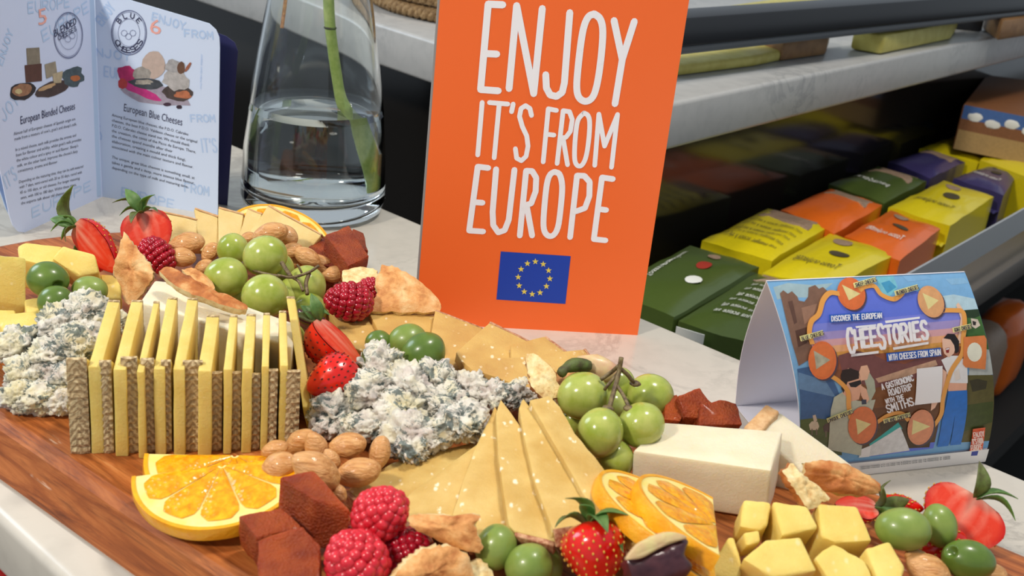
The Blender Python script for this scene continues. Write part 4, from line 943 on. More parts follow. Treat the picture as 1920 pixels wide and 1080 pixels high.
nd = vat(619, 52); mk('node', ball(nd, (.0048, .0048, .0016), sub=2), M_leaf2, stem); mk('side_shoot', tube(bez([vat(684, 335), vat(700, 315), vat(706, 290)], 4), [.006, .0058, .0056, .005, .005, .0046, .0042, .004, .0038], 8), M_tanrind, stem)
tw = thing('twig', 'thin brown twig hanging inside the upper left of the glass carafe', 'twig', vat(528, 52))
mk('stalk', tube([vat(540, -60), vat(535, 0), vat(528, 52)], .0014, 8), M_almond, tw)
# ================================================================ food builders
def rough_slab(tops, h, mat, seed=0, bev=.0005, amp=.00035, cuts=2, fs=320, down=None, taper=1.0):
    return soften(prism(tops, h, down, taper), bev, 2, cuts=cuts, amp=amp, fs=fs, seed=seed)
def P3(l): return [at(*p) for p in l]
def slice_(label, pts, h, mat, group, rind=None, rmat=None, rw=.0016, cat='cheese slice', name='cheese_slice', seed=0, thick_dir=None):
    """thin cheese slice from (px, py, z) corners; rind = indices of the edges that carry rind"""
    tp_ = P3(pts); root = thing(name, label, cat, sum(tp_, V())/len(tp_)-V((0, 0, h)), 0, group)
    mk('paste', rough_slab(tp_, h, mat, seed, down=thick_dir), mat, root)
    if rind:
        c = sum(tp_, V())/len(tp_)
        nm = (tp_[1]-tp_[0]).cross(tp_[2]-tp_[0]).normalized(); nm = nm if nm.z > 0 else -nm
        for e_ in rind:
            a, b = tp_[e_], tp_[(e_+1) % len(tp_)]; o = nm.cross(b-a).normalized(); o = o if o.dot(a-c) > 0 else -o
            q = [a, b, b+o*rw, a+o*rw]; mk('rind', soften(prism([p+nm*.0001 for p in q], h+.0002), .0004, 2, cuts=2, amp=.0003, fs=900, seed=seed+3), rmat or M_brownrind, root)
    return root
def block(label, pts, h, mat, group, name='cheese_cube', cat='cheese', bev=.0012, amp=.0004, seed=0, taper=1.0, fs=220, down=None):
    tp_ = P3(pts); g = rough_slab(tp_, h, mat, seed, bev, amp, 2, fs, down, taper)
    return tag(mk(name, g, mat), label, cat, group)
# ---- berries, grapes, olives, nuts
def grape(px, py, rpx, z, par, name='berry', ax=(0, 1, .2), el=1.08, mat=None):
    c = at(px, py, z); r = rpx/ppm(c); fr = frame(DIR(*ax), DIR(0, .3, 1))
    o = mk(name, ball(c, (r*el, r, r), fr, 4, lambda p: p*(1+.02*noise.noise(p*1.5+c*30))), mat or M_grape, par, 'all'); return c, r
def olive(label, px, py, rx, ry, z, ang=0, mat=None, pit=None, group='green olives', tilt=0):
    c = at(px, py, z); k = ppm(c); d = DIR(math.cos(R(ang)), math.sin(R(ang)), tilt); fr = frame(d, DIR(0, .2, 1))
    a, b = rx/k, ry/k
    root = thing('olive', label, 'olive', c-V((0, 0, b)), 0, group)
    def f(p):
        s = 1+.03*noise.noise(p*1.3+c*20)
        if pit:
            q = V(pit).normalized(); t_ = p.dot(q); s *= 1-.30*max(0, (t_-.955)/.045)**.7 if t_ > .955 else 1
        return p*s
    mk('flesh', ball(c, (a, b, b), fr, 5 if pit else 4, f), mat or M_olive, root, 'all')
    return root
def almond(label, px, py, L_, z, ang, tilt=0, w=.62, t_=.46, group='roasted almonds', roll=0, mat=None):
    c = at(px, py, z); a = L_/2/ppm(c); d = DIR(math.cos(R(ang)), math.sin(R(ang)), tilt); fr = frame(d, DIR(.2*math.sin(roll), .5, 1))
    off = c*50
    def f(p):
        x = p.x; k = 1-.28*max(0, x)**1.6-.05*max(0, -x)
        n = 1+.035*noise.noise(p*2+off)
        rid = 1+.02*math.sin(math.atan2(p.z, p.y)*14+x*2+off.x*7)*(1-abs(x))
        return V((x*n*(1.06 if x > 0 else .97), p.y*k*n*rid, p.z*k*n*rid))
    o = mk('almond', ball(c, (a, a*w, a*t_*1.25), fr, 4, f), mat or M_almond, None, 'all'); return tag(o, label, 'almond', group)
def raspberry(label, px, py, L_, W_, z, ang, tilt=0, mat=None, group='raspberries', seed=0):
    c = at(px, py, z); k = ppm(c); d = DIR(math.cos(R(ang)), math.sin(R(ang)), tilt); fr = frame(d, DIR(.1, .4, 1)); a = L_/2/k; b = W_/2/k
    g = G(); rn_ = random.Random(seed); rows = 9
    g.merge(ball(c, (a*.82, b*.80, b*.80), fr, 3, lambda p: p*(1-.18*max(0, p.x))))
    for i in range(rows):
        th = PI*(i+.5)/rows; x = math.cos(th); s = math.sin(th); s = s*(1-.14*x) if x > 0 else s**.8; n_ = max(3, int(round(2*PI*s*3.1*(.92 if i else 1))))
        for j in range(n_):
            t2 = 2*PI*(j+(i % 2)*.5)/n_+.1*rn_.random()
            q = fr @ V((a*x*.88, b*s*.86*math.cos(t2), b*s*.86*math.sin(t2)))
            r_ = b*.25*(.85+.3*rn_.random()); g.merge(ball(c+q*.97, r_, None, 2))
    return tag(mk('raspberry', g, mat or M_rasp, None, 'all'), label, 'raspberry', group)
def strawberry(label, px, py, Lpx, Wpx, z, tipdir, cutn=None, group='strawberries', sepals=6, sl=.012, half=True, seed=0, seedmat=None, capdroop=.3, sepdirs=None, cc=0):
    """axis runs from the cap (t=0) to the tip (t=1); cutn is the outward normal of the cut face"""
    c = at(px, py, z); k = ppm(c); ax = DIR(*tipdir); L_ = Lpx/k; W_ = Wpx/2/k
    root = thing('strawberry', label, 'strawberry', c-V((0, 0, W_)), 0, group)
    n = DIR(*(cutn or (0, 0, 1))); n = (n-ax*n.dot(ax)).normalized(); s = ax.cross(n)
    prof = lambda t: W_*(math.sin(PI*min(1, (t*.93+.05))**.72)**.75 if 0 < t < 1 else 0)*(1)
    cap = c-ax*L_*.5; NT, NA = 26, 28; vs = []; a0, a1 = (PI, 2*PI) if half else (0, 2*PI)
    g = G()
    for i in range(NT+1):
        t = i/NT; r_ = max(prof(t), .0002)
        for j in range(NA+1):
            a = a0+(a1-a0)*j/NA; q = cap+ax*L_*t+(s*math.cos(a)+n*math.sin(a))*r_*(1 if not half else 1)
            q += (q-c).normalized()*.0006*noise.noise(q*180); vs.append(q)
    fs = [(i*(NA+1)+j, i*(NA+1)+j+1, (i+1)*(NA+1)+j+1, (i+1)*(NA+1)+j) for i in range(NT) for j in range(NA)]
    mk('body', g.add(vs, fs), M_straw, root, 'all')
    if half:
        g = G(); cols = []; vs = []; NQ = 22
        for i in range(NT+1):
            t = i/NT; r_ = max(prof(t), .0002)
            for j in range(NQ+1):
                q_ = -1+2*j/NQ; p = cap+ax*L_*t+s*q_*r_+n*(.0004+.0010*(1-q_*q_)*math.sin(PI*t)); p += (p-c).normalized()*.0006*noise.noise(p*180) if abs(q_) == 1 else V(); vs.append(p)
                aq = abs(q_); core = max(0, 1-aq/.24)*max(0, 1-(t/.75)**2); white = max(core*.8, max(0, 1-t/.18)*.9)
                ring = max(0, 1-abs(aq-.42)/.10)*max(0, 1-t)*.35
                w_ = min(1, white*.8+ring); edge = max(0, (aq-.8)/.2)
                base = V((.74, .045, .015)); pale = V((.86, .46, .34)); deep = V((.55, .006, .004)); cc_ = base*(1-w_)+pale*w_; cc_ = cc_*(1-edge)+deep*edge
                cols.append((cc_.x, cc_.y, cc_.z, 1))
        g.add(vs, [(i*(NQ+1)+j, i*(NQ+1)+j+1, (i+1)*(NQ+1)+j+1, (i+1)*(NQ+1)+j) for i in range(NT) for j in range(NQ)]); g.c = cols
        mk('cut_face', g, M_scut, root, 'all')
    g = G()
    for i in range(9):
        t = .14+.8*i/9; r_ = prof(t); cnt = max(3, int((a1-a0)*r_/.0038))
        for j in range(cnt):
            a = a0+(a1-a0)*(j+.5*(i % 2)+.25)/cnt
            if half and (a > a1-.05): continue
            dr = (s*math.cos(a)+n*math.sin(a)); q = cap+ax*L_*t+dr*(r_+.0002)
            g.merge(ball(q, (.0007, .00042, .0003), frame(ax, dr), 1))
    mk('seeds', g, seedmat or M_seed, root, 'all', kind='stuff')
    rn_ = random.Random(seed)
    dirs = sepdirs or [None]*sepals
    for i, sd in enumerate(dirs):
        a = 2*PI*(i+.3*rn_.random())/len(dirs); dr = s*math.cos(a)+n*math.sin(a)
        d = (DIR(*sd[:3]) if sd else (dr-ax*capdroop+ax*rn_.uniform(-.5, .5))).normalized(); ln_ = sl*(sd[3] if sd else rn_.uniform(.8, 1.2))
        b_ = cap+ax*.0015+dr*.0006; nr_ = (-ax+dr*.2)
        if abs(nr_.normalized().dot(d)) > .85: nr_ = DIR(.2, .3, 1)
        mk('sepal', leaf(b_, b_+d*ln_, nr_, ln_*.25, .12+.15*rn_.random(), droop=.2*rn_.random()), M_leaf if i % 3 else M_leaf2, root, 'all')
    return root
def orange(label, C, E, Mp, Rr_, th, a0, a1, group='orange slices', nseg=5, name='orange_slice'):
    """half disc: centre C, cut-edge point E, mid-arc point Mp"""
    x = (E-C).normalized(); y = (Mp-C); y = (y-x*y.dot(x)).normalized(); n = x.cross(y); 
    if n.dot(-FW) < 0: n = -n
    root = thing(name, label, 'orange slice', C-V((0, 0, .004)), 0, group)
    pos = lambda a, r_, h_: C+(x*math.cos(a)+y*math.sin(a))*r_+n*h_
    def arcband(r0, r1, h0, h1, N=48, wob=0, dome=0):
        g = G(); vs = []
        for i in range(N+1):
            a = a0+(a1-a0)*i/N; w_ = 1+wob*noise.noise(V((math.cos(a)*3, math.sin(a)*3, r1*50)))
            vs += [pos(a, r0, h0), pos(a, r1*w_, h0), pos(a, (r1+dome)*w_, (h0+h1)/2), pos(a, r1*w_, h1), pos(a, r0, h1)]
        fs = []
        for i in range(N):
            for k in range(5): fs.append((i*5+k, i*5+(k+1) % 5, (i+1)*5+(k+1) % 5, (i+1)*5+k))
        fs += [(0, 4, 3, 2, 1), tuple(N*5+k for k in range(5))]
        return g.add(vs, fs)
    mk('rind', arcband(Rr_*.955, Rr_, -th, 0, wob=.008, dome=th*.08), M_orind, root)
    mk('pith', arcband(.0008, Rr_*.955, -th+.0003, -.0003), M_pith, root)
    g0 = 0.018; 
    for k in range(nseg):
        s0_ = a0+(a1-a0)*(k)/nseg+g0; s1_ = a0+(a1-a0)*(k+1)/nseg-g0; g = G(); vs = []; NA, NR = 10, 9
        for i in range(NR+1):
            for j in range(NA+1):
                f = i/NR; tt = j/NA; a = s0_+(s1_-s0_)*tt; rc = Rr_*(.05+.82*f); 
                if f > .8: a = (s0_+s1_)/2+(a-(s0_+s1_)/2)*(1-.5*((f-.8)/.2)**2)
                e_ = min(f, 1-f)*4; e2 = min(tt, 1-tt)*4; hh = .0008*min(1, e_)*min(1, e2)
                p = pos(a, rc, hh); p += n*.0004*noise.noise(p*700)*min(1, e_)*min(1, e2); vs.append(p)
        fs = [(i*(NA+1)+j, i*(NA+1)+j+1, (i+1)*(NA+1)+j+1, (i+1)*(NA+1)+j) for i in range(NR) for j in range(NA)]
        mk('segment', g.add(vs, fs), M_oflesh, root, 'all')
    return root
def crumble(label, px, py, rpx, z, group, seed=0, sq=(1, 1, .85)):
    c = at(px, py, z); r = rpx/ppm(c); off = V((seed*5.3, seed*2.1, seed*3.7))
    def f(p):
        n1 = noise.noise(p*1.3+off); n2 = noise.noise(p*3.2+off); n3 = noise.noise(p*8+off); n4 = noise.noise(p*19+off)
        p2 = p+V((n2, n3, n1))*.25; cell = noise.voronoi(p2*1.7+off)[0]; k = 1.04+.34*n1+.24*n2+.14*(abs(n3)*2-.4)+.06*n4-.42*max(0, .30-cell[1]+cell[0])
        return p*max(.4, k)
    return tag(mk('blue_cheese_chunk', ball(c, (r*sq[0], r*sq[1], r*sq[2]), Matrix.Rotation(seed*1.3, 3, 'Z'), 5, f), M_blue, None, 'all'), label, 'cheese', group)
def bread(label, pts, th, bulge, seed, group='pieces of toasted flatbread', top=None, crumb=None, amp=.0014, jag=.0012):
    tp_ = [at(*p) for p in pts]; root = thing('bread_piece', label, 'bread', sum(tp_, V())/len(tp_)-V((0, 0, th)), 0, group)
    up, lo = pad(tp_, th, bulge, 7, amp, 240, seed, side_amp=jag)
    mk('crust', up, top or M_crust, root, 'all'); mk('crumb', lo, crumb or M_crumb, root, 'all'); return root
# ================================================================ the food itself
# ---- upright row of thin slices: rinds to the front, cut wedges between them
GR = 'upright row of thin cheese slices'
base0, base1 = at(156, 847, 2.2), at(550, 838, 2.2); rowd = (base1-base0).normalized(); bk_ = V((-rowd.y, rowd.x, 0)); bk_ = bk_ if bk_.y > 0 else -bk_
def onrow(px, dpx=0):
    # point of the base line under this pixel column
    best = None
    for i in range(401):
        p = base0+(base1-base0)*(-.05+1.15*i/400); x = proj(p)[0]
        if best is None or abs(x-px) < best[0]: best = (abs(x-px), p)
    return best[1]
rinds = [(156, 34, 670), (208, 20, 675), (251, 28, 668), (284, 22, 671), (317, 17, 674), (366, 34, 675), (408, 22, 696), (445, 18, 696), (482, 16, 699), (512, 17, 691), (549, 25, 693)]
rot = math.atan2(rowd.y, rowd.x)
for i, (px, w, yt) in enumerate(rinds):
    p = onrow(px-4); k = ppm(p); hw = w/2/k/abs(math.cos(math.atan2(rowd.y, rowd.x)-.1)); rn_ = random.Random(i)
    hgt = .0405; 
    for _ in range(12):
        y = proj(p+V((0, 0, hgt)))[1]; hgt += (y-yt)/k*.9
    root = thing('cheese_slice', 'rind-fronted thin cheese slice, %s rind from the left in the upright row' % ORD[i], 'cheese slice', p, rot, GR)
    L_ = .052; jx = rn_.uniform(-.0006, .0006)
    g = G(); prof_ = [(0, 0), (0, hgt), (.3*L_, hgt*.78), (L_, .010), (L_, 0)]
    vs = [V((sx*hw, y_, z_)) for sx in (-1, 1) for y_, z_ in prof_]; n_ = 5
    fs = [(0, 1, 2, 3, 4), (9, 8, 7, 6, 5)]+[(j, j+5, (j+1) % 5+5, (j+1) % 5) for j in range(5)]
    mk('paste', soften(g.add(vs, fs), .0004, 2, cuts=1, amp=.0003, fs=300, seed=i), M_manch, root)
    gg = G(); vs = []; NR_ = 26; 
    for a_ in range(NR_+1):
        z_ = hgt*a_/NR_
        for b_ in range(5):
            x_ = -hw+2*hw*b_/4; vs.append(V((x_*1.01, -.0016-.0005*(1 if b_ in (1, 2, 3) else 0)-.0004*noise.noise(V((x_*500, z_*400, i)))-.0006*math.sin(z_*1700+abs(b_-2)*5.0), z_)))
    m_ = len(vs); vs += [V((v.x, 0, v.z)) for v in vs]; fs = []
    for a_ in range(NR_):
        for b_ in range(4): fs.append((a_*5+b_, a_*5+b_+1, (a_+1)*5+b_+1, (a_+1)*5+b_))
        fs += [(m_+a_*5, a_*5, (a_+1)*5, m_+(a_+1)*5), (a_*5+4, m_+a_*5+4, m_+(a_+1)*5+4, (a_+1)*5+4)]
    fs += [(NR_*5+b_, NR_*5+b_+1, m_+NR_*5+b_+1, m_+NR_*5+b_) for b_ in range(4)]
    o = mk('rind', gg.add(vs, fs), M_rind, root)
pales = [(184, 851, 213, 566, 23), (229, 856, 257, 566, 22), (267, 860, 293, 568, 12), (301, 853, 323, 561, 20), (337, 853, 361, 562, 20), (384, 856, 399, 594, 24), (426, 852, 438, 594, 15), (461, 850, 471, 592, 18), (494, 845, 500, 590, 13), (528, 842, 530, 586, 14), (584, 806, 545, 573, 16)]
for i, (xb, yb, xt, yt, w) in enumerate(pales):
    p = at(xb, yb, 2.2); ztop = 6.9 if i < 5 else 6.7
    q = at(xt, yt, ztop)
    if i == 10:
        q = p+bk_*.045+V((0, 0, .046))
        for _ in range(8): x_, y_ = proj(q); q += rowd*(545-x_)/ppm(q)
    d = V((q.x-p.x, q.y-p.y, 0)); L_ = d.length; d.normalize(); s = V((-d.y, d.x, 0)); hw = w/2/ppm(p); H_ = q.z-p.z
    w1 = .90
    prof_ = [(0, 0), (0, .0415 if i < 10 else .03), (L_, H_), (L_+.001, 0)]
    lean = V()
    if i == 10:
        d = bk_; s = rowd; lean = (q-p-bk_*.045-V((0, 0, .046)))/.046; L_ = .045; H_ = .046
        prof_ = [(0, 0), (0, .012), (L_, H_), (L_+.001, 0)]
    vs = [p+s*(sx*hw)+d*a_+V((0, 0, b_))+lean*b_ for sx in (-1, 1) for a_, b_ in prof_]
    lab = 'pale thin cheese wedge standing on edge, %s pale one from the left in the row' % ORD[i] if i < 10 else 'thin cheese wedge leaning at the right end of the upright row beside the strawberries'
    root = thing('cheese_slice', lab, 'cheese slice', V((p.x, p.y, .022)), 0, GR)
    mk('paste', soften(G().add(vs, [(0, 1, 2, 3), (7, 6, 5, 4)]+[(j, j+4, (j+1) % 4+4, (j+1) % 4) for j in range(4)]), .0005, 2, cuts=2, amp=.0003, fs=300, seed=i+20), M_manch, root)
    rq = [p+s*(sx*hw)+d*(L_+a_)+V((0, 0, b_))+lean*b_ for sx in (-1, 1) for a_, b_ in ((.0002, .001), (.0002, H_+.0003), (.0018, H_+.0003), (.0018, .001))]
    mk('rind', soften(G().add(rq, [(0, 1, 2, 3), (7, 6, 5, 4)]+[(j, j+4, (j+1) % 4+4, (j+1) % 4) for j in range(4)]), .0003, 1), M_rind, root)
# ---- white wedges
GW = 'white cheese wedges'
block('long white cheese wedge lying behind the upright row of slices', [(262, 566, 5.4), (290, 525, 5.4), (340, 530, 5.4), (560, 608, 5.4), (548, 650, 5.4), (300, 578, 5.4)], .031, M_white, GW, 'cheese_wedge', bev=.0012, amp=.00015, down=(0, 0, -1))
block('white cheese wedge with smooth front face lying right of the lower grape cluster', [(1240, 790, 4.7), (1468, 808, 4.9), (1446, 882, 4.9), (1187, 845, 4.6)], .025, M_white, GW, 'cheese_wedge', bev=.0012, down=(.10, .05, -1), taper=1.02)
tri = thing('cheese_wedge', 'white cheese wedge with a tan rind end standing behind the smooth white wedge', 'cheese', at(1480, 860, 2.2), 0, GW)
g = prism(P3([(1462, 771, 4.9), (1600, 872, 3.2), (1520, 900, 3.0), (1425, 812, 4.6)]), .020, (0, 0, -1)); mk('paste', soften(g, .0012, 2, cuts=2, amp=.0003), M_white, tri)
g = prism(P3([(1437, 757, 5.2), (1462, 771, 5.1), (1426, 812, 4.7), (1394, 800, 4.7)]), .022, (0, 0, -1)); mk('rind', soften(g, .001, 2, cuts=1, amp=.0003), M_tanrind, tri)
# ---- fan of hard cheese slices in the middle front
GF = 'fan of hard cheese slices in the foreground'
f_ = [('greenish shaded cheese slice at the left end of the foreground fan behind the top raspberry', [(905, 822, 3.7), (880, 872, 3.6), (765, 930, 3.1), (700, 958, 3.0), (652, 918, 3.0), (735, 868, 3.1), (868, 834, 3.6)], [3], .006, -.1),
      ('second slice from the left in the foreground fan, broad, right of the top raspberry', [(903, 826, 4.6), (890, 880, 4.4), (850, 990, 3.6), (780, 985, 3.3), (728, 962, 3.3), (775, 920, 3.5)], [3], .006, 0),
      ('third slice from the left in the foreground fan, ending behind the flatbread stick', [(928, 762, 4.9), (941, 790, 4.9), (950, 880, 4.6), (960, 1012, 3.8), (880, 1010, 3.6), (848, 966, 3.7), (866, 908, 4.2), (894, 832, 4.7)], [3], .006, 0),
      ('fourth slice from the left in the foreground fan, narrow tip, reddish rind at the olives', [(939, 748, 5.2), (978, 802, 5.2), (997, 850, 5.0), (1020, 935, 4.6), (1042, 1016, 4.1), (966, 996, 4.1), (954, 984, 4.2), (945, 930, 4.6), (934, 850, 5.0), (930, 775, 5.2)], [4], .0065, 0),
      ('fifth slice from the left in the foreground fan, rind showing above the strawberry leaves', [(981, 746, 5.5), (1024, 802, 5.5), (1068, 868, 5.2), (1102, 930, 4.9), (1126, 982, 4.6), (1036, 992, 4.5), (1024, 960, 4.6), (1004, 908, 4.9), (985, 830, 5.3), (973, 765, 5.5)], [4], .0065, 0),
      ('rightmost long slice of the foreground fan beside the orange slices', [(993, 750, 5.8), (1030, 742, 5.8), (1050, 762, 5.8), (1078, 812, 5.5), (1128, 872, 5.2), (1166, 926, 4.9), (1204, 1022, 4.4), (1188, 1036, 4.3), (1130, 1000, 4.5), (1122, 975, 4.7), (1084, 908, 5.1), (1022, 802, 5.6)], [6, 7], .0075, 0)]
for i, (lab, pts, rd_, h_, _) in enumerate(f_): slice_(lab, [(a, b, 2.95+(c+(-.1, .1, .5, .75, .95, 1.15)[i]-2.95)*.76) for a, b, c in pts], h_, M_hard, GF, rd_, M_brownrind, .0022, seed=i+1)
# ---- slices at the foot of the orange card
GB = 'cheese slices lying below the orange card'
b_ = [('small slice at the left of the group below the orange card, behind the cut strawberry', [(612, 580, 3.6), (694, 584, 3.6), (720, 632, 3.4), (700, 668, 3.2), (660, 650, 3.3)], [0], .006),
      ('second slice from the left below the orange card, under the triangular flatbread', [(690, 584, 3.9), (815, 592, 3.9), (822, 640, 3.6), (730, 660, 3.4)], [0], .006),
      ('pinkish slice right of the olives below the orange card', [(816, 582, 4.4), (904, 615, 4.1), (946, 640, 4.0), (880, 690, 3.5), (826, 700, 3.5), (806, 640, 3.9)], [0], .0065),
      ('lowest slice below the orange card, dark shaded edge above the blue cheese', [(826, 690, 3.3), (880, 690, 3.3), (985, 716, 3.3), (960, 738, 3.0), (850, 716, 3.1)], [], .006),
      ('broad slice below the orange card with its corner pointing at the flag', [(917, 605, 4.8), (990, 640, 4.5), (1010, 672, 4.2), (880, 686, 4.2), (866, 677, 4.3), (855, 660, 4.4)], [0], .006),
      ('brown-rinded slice below the orange card, second from the right', [(958, 646, 4.7), (1020, 631, 4.7), (1060, 660, 4.4), (1040, 690, 4.2), (960, 690, 4.3)], [1], .006),
      ('front right slice below the orange card, its rind nearest the lower grape cluster', [(871, 681, 4.9), (912, 672, 4.9), (984, 669, 4.9), (1094, 654, 5.0), (1115, 680, 4.7), (1048, 704, 4.6), (1002, 732, 4.4), (965, 720, 4.5), (930, 706, 4.6), (884, 692, 4.8)], [3], .008)]
for i, (lab, pts, rd_, h_) in enumerate(b_): slice_(lab, pts, h_, M_hard2, GB, rd_, M_brownrind, .0014, seed=i+31)
# ---- slices in front of the glass vase
GV = 'cheese slices standing in front of the glass carafe'
v_ = [('leftmost slice of the group by the glass carafe, behind the cut strawberry tip', [(294, 396, 4.6), (368, 413, 4.6), (385, 470, 3.2), (310, 470, 3.2)]),
      ('second slice from the left by the glass carafe', [(364, 392, 5.0), (408, 407, 4.9), (412, 470, 3.4), (376, 470, 3.4)]),
      ('third slice from the left by the glass carafe', [(409, 390, 5.3), (456, 403, 5.2), (446, 470, 3.6), (409, 470, 3.6)]),
      ('narrow slice by the glass carafe, second from the right', [(464, 392, 5.5), (490, 402, 5.4), (478, 460, 4.2), (444, 450, 4.2)]),
      ('rightmost broad slice by the glass carafe, just left of the quince paste', [(502, 386, 5.9), (602, 441, 5.2), (572, 478, 4.2), (520, 476, 4.2), (462, 444, 4.7)])]
for i, (lab, pts) in enumerate(v_): slice_(lab, pts, .004, M_back, GV, [0], M_tanrind, .0012, seed=i+51)
# ---- orange slices
def osl(label, Cc, E_, Mm, Rr_, th, nearE=False, nearM=True, **k):
    C = at(*Cc); orange(label, C, ondist(E_[0], E_[1], C, Rr_, not nearE), ondist(Mm[0], Mm[1], C, Rr_, not nearM), Rr_, th, 0, PI, **k)
C = at(416, 872, 3.9); E1 = at(247, 893, 3.4); Rr_ = (E1-C).length
orange('half orange slice lying face up at the front left of the board', C, E1, ondist(392, 993, C, Rr_, False), Rr_, .006, 0, PI)
C = at(440, 853, 3.3); E1 = at(271, 850, 3.3); Rr_ = (E1-C).length
orange('half orange slice mostly hidden under the front left orange slice', C, E1, ondist(385, 970, C, Rr_, False), Rr_, .006, 0, PI)
def oright(dx, dy, z, label):
    C = at(1343+dx, 984+dy, z); Rr_ = .0340; M_ = ondist(1246+dx, 893+dy, C, Rr_, True); E1 = ondist(1350+dx, 1044+dy, C, Rr_, False)
    orange(label, C, E1, M_, Rr_, .0062, 0, PI)
oright(-76, -9, 4.7, 'left one of the two upright orange slices beside the long cheese fan'); oright(0, 0, 4.9, 'right one of the two upright orange slices, next to the yellow cheese cubes')
oright(-4, 62, 3.8, 'orange slice lowest in the photo, under the dark fig wedge')
C = at(525, 448, 3.6); orange('orange slice whose rind arcs behind the cheese slices at the glass carafe', C, at(615, 442, 3.4), ondist(482, 383, C, (at(615, 442, 3.4)-C).length, True), (at(615, 442, 3.4)-C).length, .005, 0, PI)
# ---- blue cheese
GC = 'crumbled blue cheese'
lumps = [('leftmost lump of the left blue cheese heap, at the photo edge', 36, 646, 37, 3.6), ('topmost lump of the left blue cheese heap, below the pale olive', 160, 592, 40, 4.8), ('lump of blue cheese touching the leftmost upright slice', 194, 606, 32, 4.6), ('pinkish lump of blue cheese under the two left olives', 112, 606, 38, 4.6),
         ('large middle lump of the left blue cheese heap', 152, 650, 46, 4.2), ('blue cheese lump left of the large middle lump', 96, 668, 38, 3.9), ('blue cheese lump in front of the large middle lump beside the first rind', 128, 706, 38, 3.4), ('blue cheese lump at the left front of the left heap', 52, 704, 38, 3.2),
         ('lowest left lump of the left blue cheese heap on bare wood', 36, 742, 32, 2.9), ('lowest middle lump of the left blue cheese heap on bare wood', 78, 746, 34, 2.9), ('lowest right lump of the left blue cheese heap next to the first rind', 114, 752, 28, 2.8), ('small lump of blue cheese behind the first rind of the row', 182, 655, 30, 3.8),
         ('pinkish-white blue cheese lump by the leaning thin wedge', 625, 776, 42, 3.2), ('topmost blue cheese lump under the middle olives', 714, 684, 38, 4.6), ('dark-veined blue cheese lump right of the lower strawberry', 696, 732, 42, 4.2), ('blue cheese lump right of the topmost one in front of the big olive', 764, 722, 42, 4.4),
         ('creamy blue cheese lump in the centre of the middle heap', 812, 714, 36, 4.3), ('blue cheese lump left of centre in the middle heap', 748, 768, 42, 4.0), ('heavily veined blue cheese lump right of centre in the middle heap', 812, 758, 38, 4.0), ('grey-pink blue cheese lump at the right back of the middle heap', 874, 730, 36, 3.9),
         ('large blue cheese lump overlapping the tips of the fan', 868, 792, 44, 4.4), ('small blue cheese lump above the almonds', 697, 800, 32, 3.4), ('blue cheese lump right above the almonds', 768, 816, 42, 3.7), ('lowest lump of the middle blue cheese heap', 770, 842, 30, 3.5),
         ('blue cheese crumb lump above the second fan slice', 818, 822, 28, 3.7), ('blue cheese lump at the tip of the narrow fan slice', 930, 742, 28, 4.0), ('rightmost blue cheese lump next to the small upright flatbread', 968, 738, 32, 4.0), ('flat blue cheese lump above the front almonds', 660, 802, 26, 3.1), ('blue cheese lump between the two creamy ones of the middle heap', 842, 748, 30, 4.0)]
for i, (lab, px, py, r_, z) in enumerate(lumps): crumble(lab, px, py, r_*1.12, z, GC, i+1, ((1.15, .9, .8), (.95, 1.1, .9), (1.05, 1, .75))[i % 3])
# ---- cheese cubes, left and right
GQ = 'yellow cheese cubes at the left'; GZ = 'yellow cheese cubes at the lower right'
block('big pale yellow cheese block cut by the left edge of the photo', [(-30, 474, 5.9), (50, 482, 5.8), (46, 500, 5.2), (-34, 496, 5.2)], .026, M_cube, GQ, seed=1, down=(0, -.15, -1))
block('yellow cheese cube behind the left olives', [(32, 462, 5.3), (46, 454, 5.5), (118, 462, 5.3), (100, 500, 4.9), (36, 486, 5)], .02, M_cube, GQ, seed=2)
block('yellow cheese cube left of the first strawberry, right behind the olives', [(118, 461, 5.6), (178, 476, 5.5), (186, 512, 4.6), (150, 520, 4.4), (96, 484, 5.3)], .024, M_cube, GQ, seed=3)
block('small yellow cheese piece right of the pale left olive', [(188, 513, 3.9), (226, 516, 3.9), (228, 560, 3.5), (200, 562, 3.5)], .012, M_cube, GQ, seed=4)
block('yellow cheese cube below the left olives behind the blue cheese', [(-10, 590, 4.2), (72, 582, 4.3), (80, 640, 3.8), (20, 650, 3.7)], .016, M_cube, GQ, seed=5)
block('small yellow cheese chip between the big left block and the olives', [(46, 560, 4.2), (80, 556, 4.2), (86, 592, 3.9), (50, 596, 3.9)], .014, M_cube, GQ, seed=6)
block('yellow cheese block under the big left block at the photo edge', [(-40, 580, 3.6), (30, 580, 3.6), (30, 630, 3.3), (-40, 640, 3.3)], .01, M_cube, GQ, seed=7)
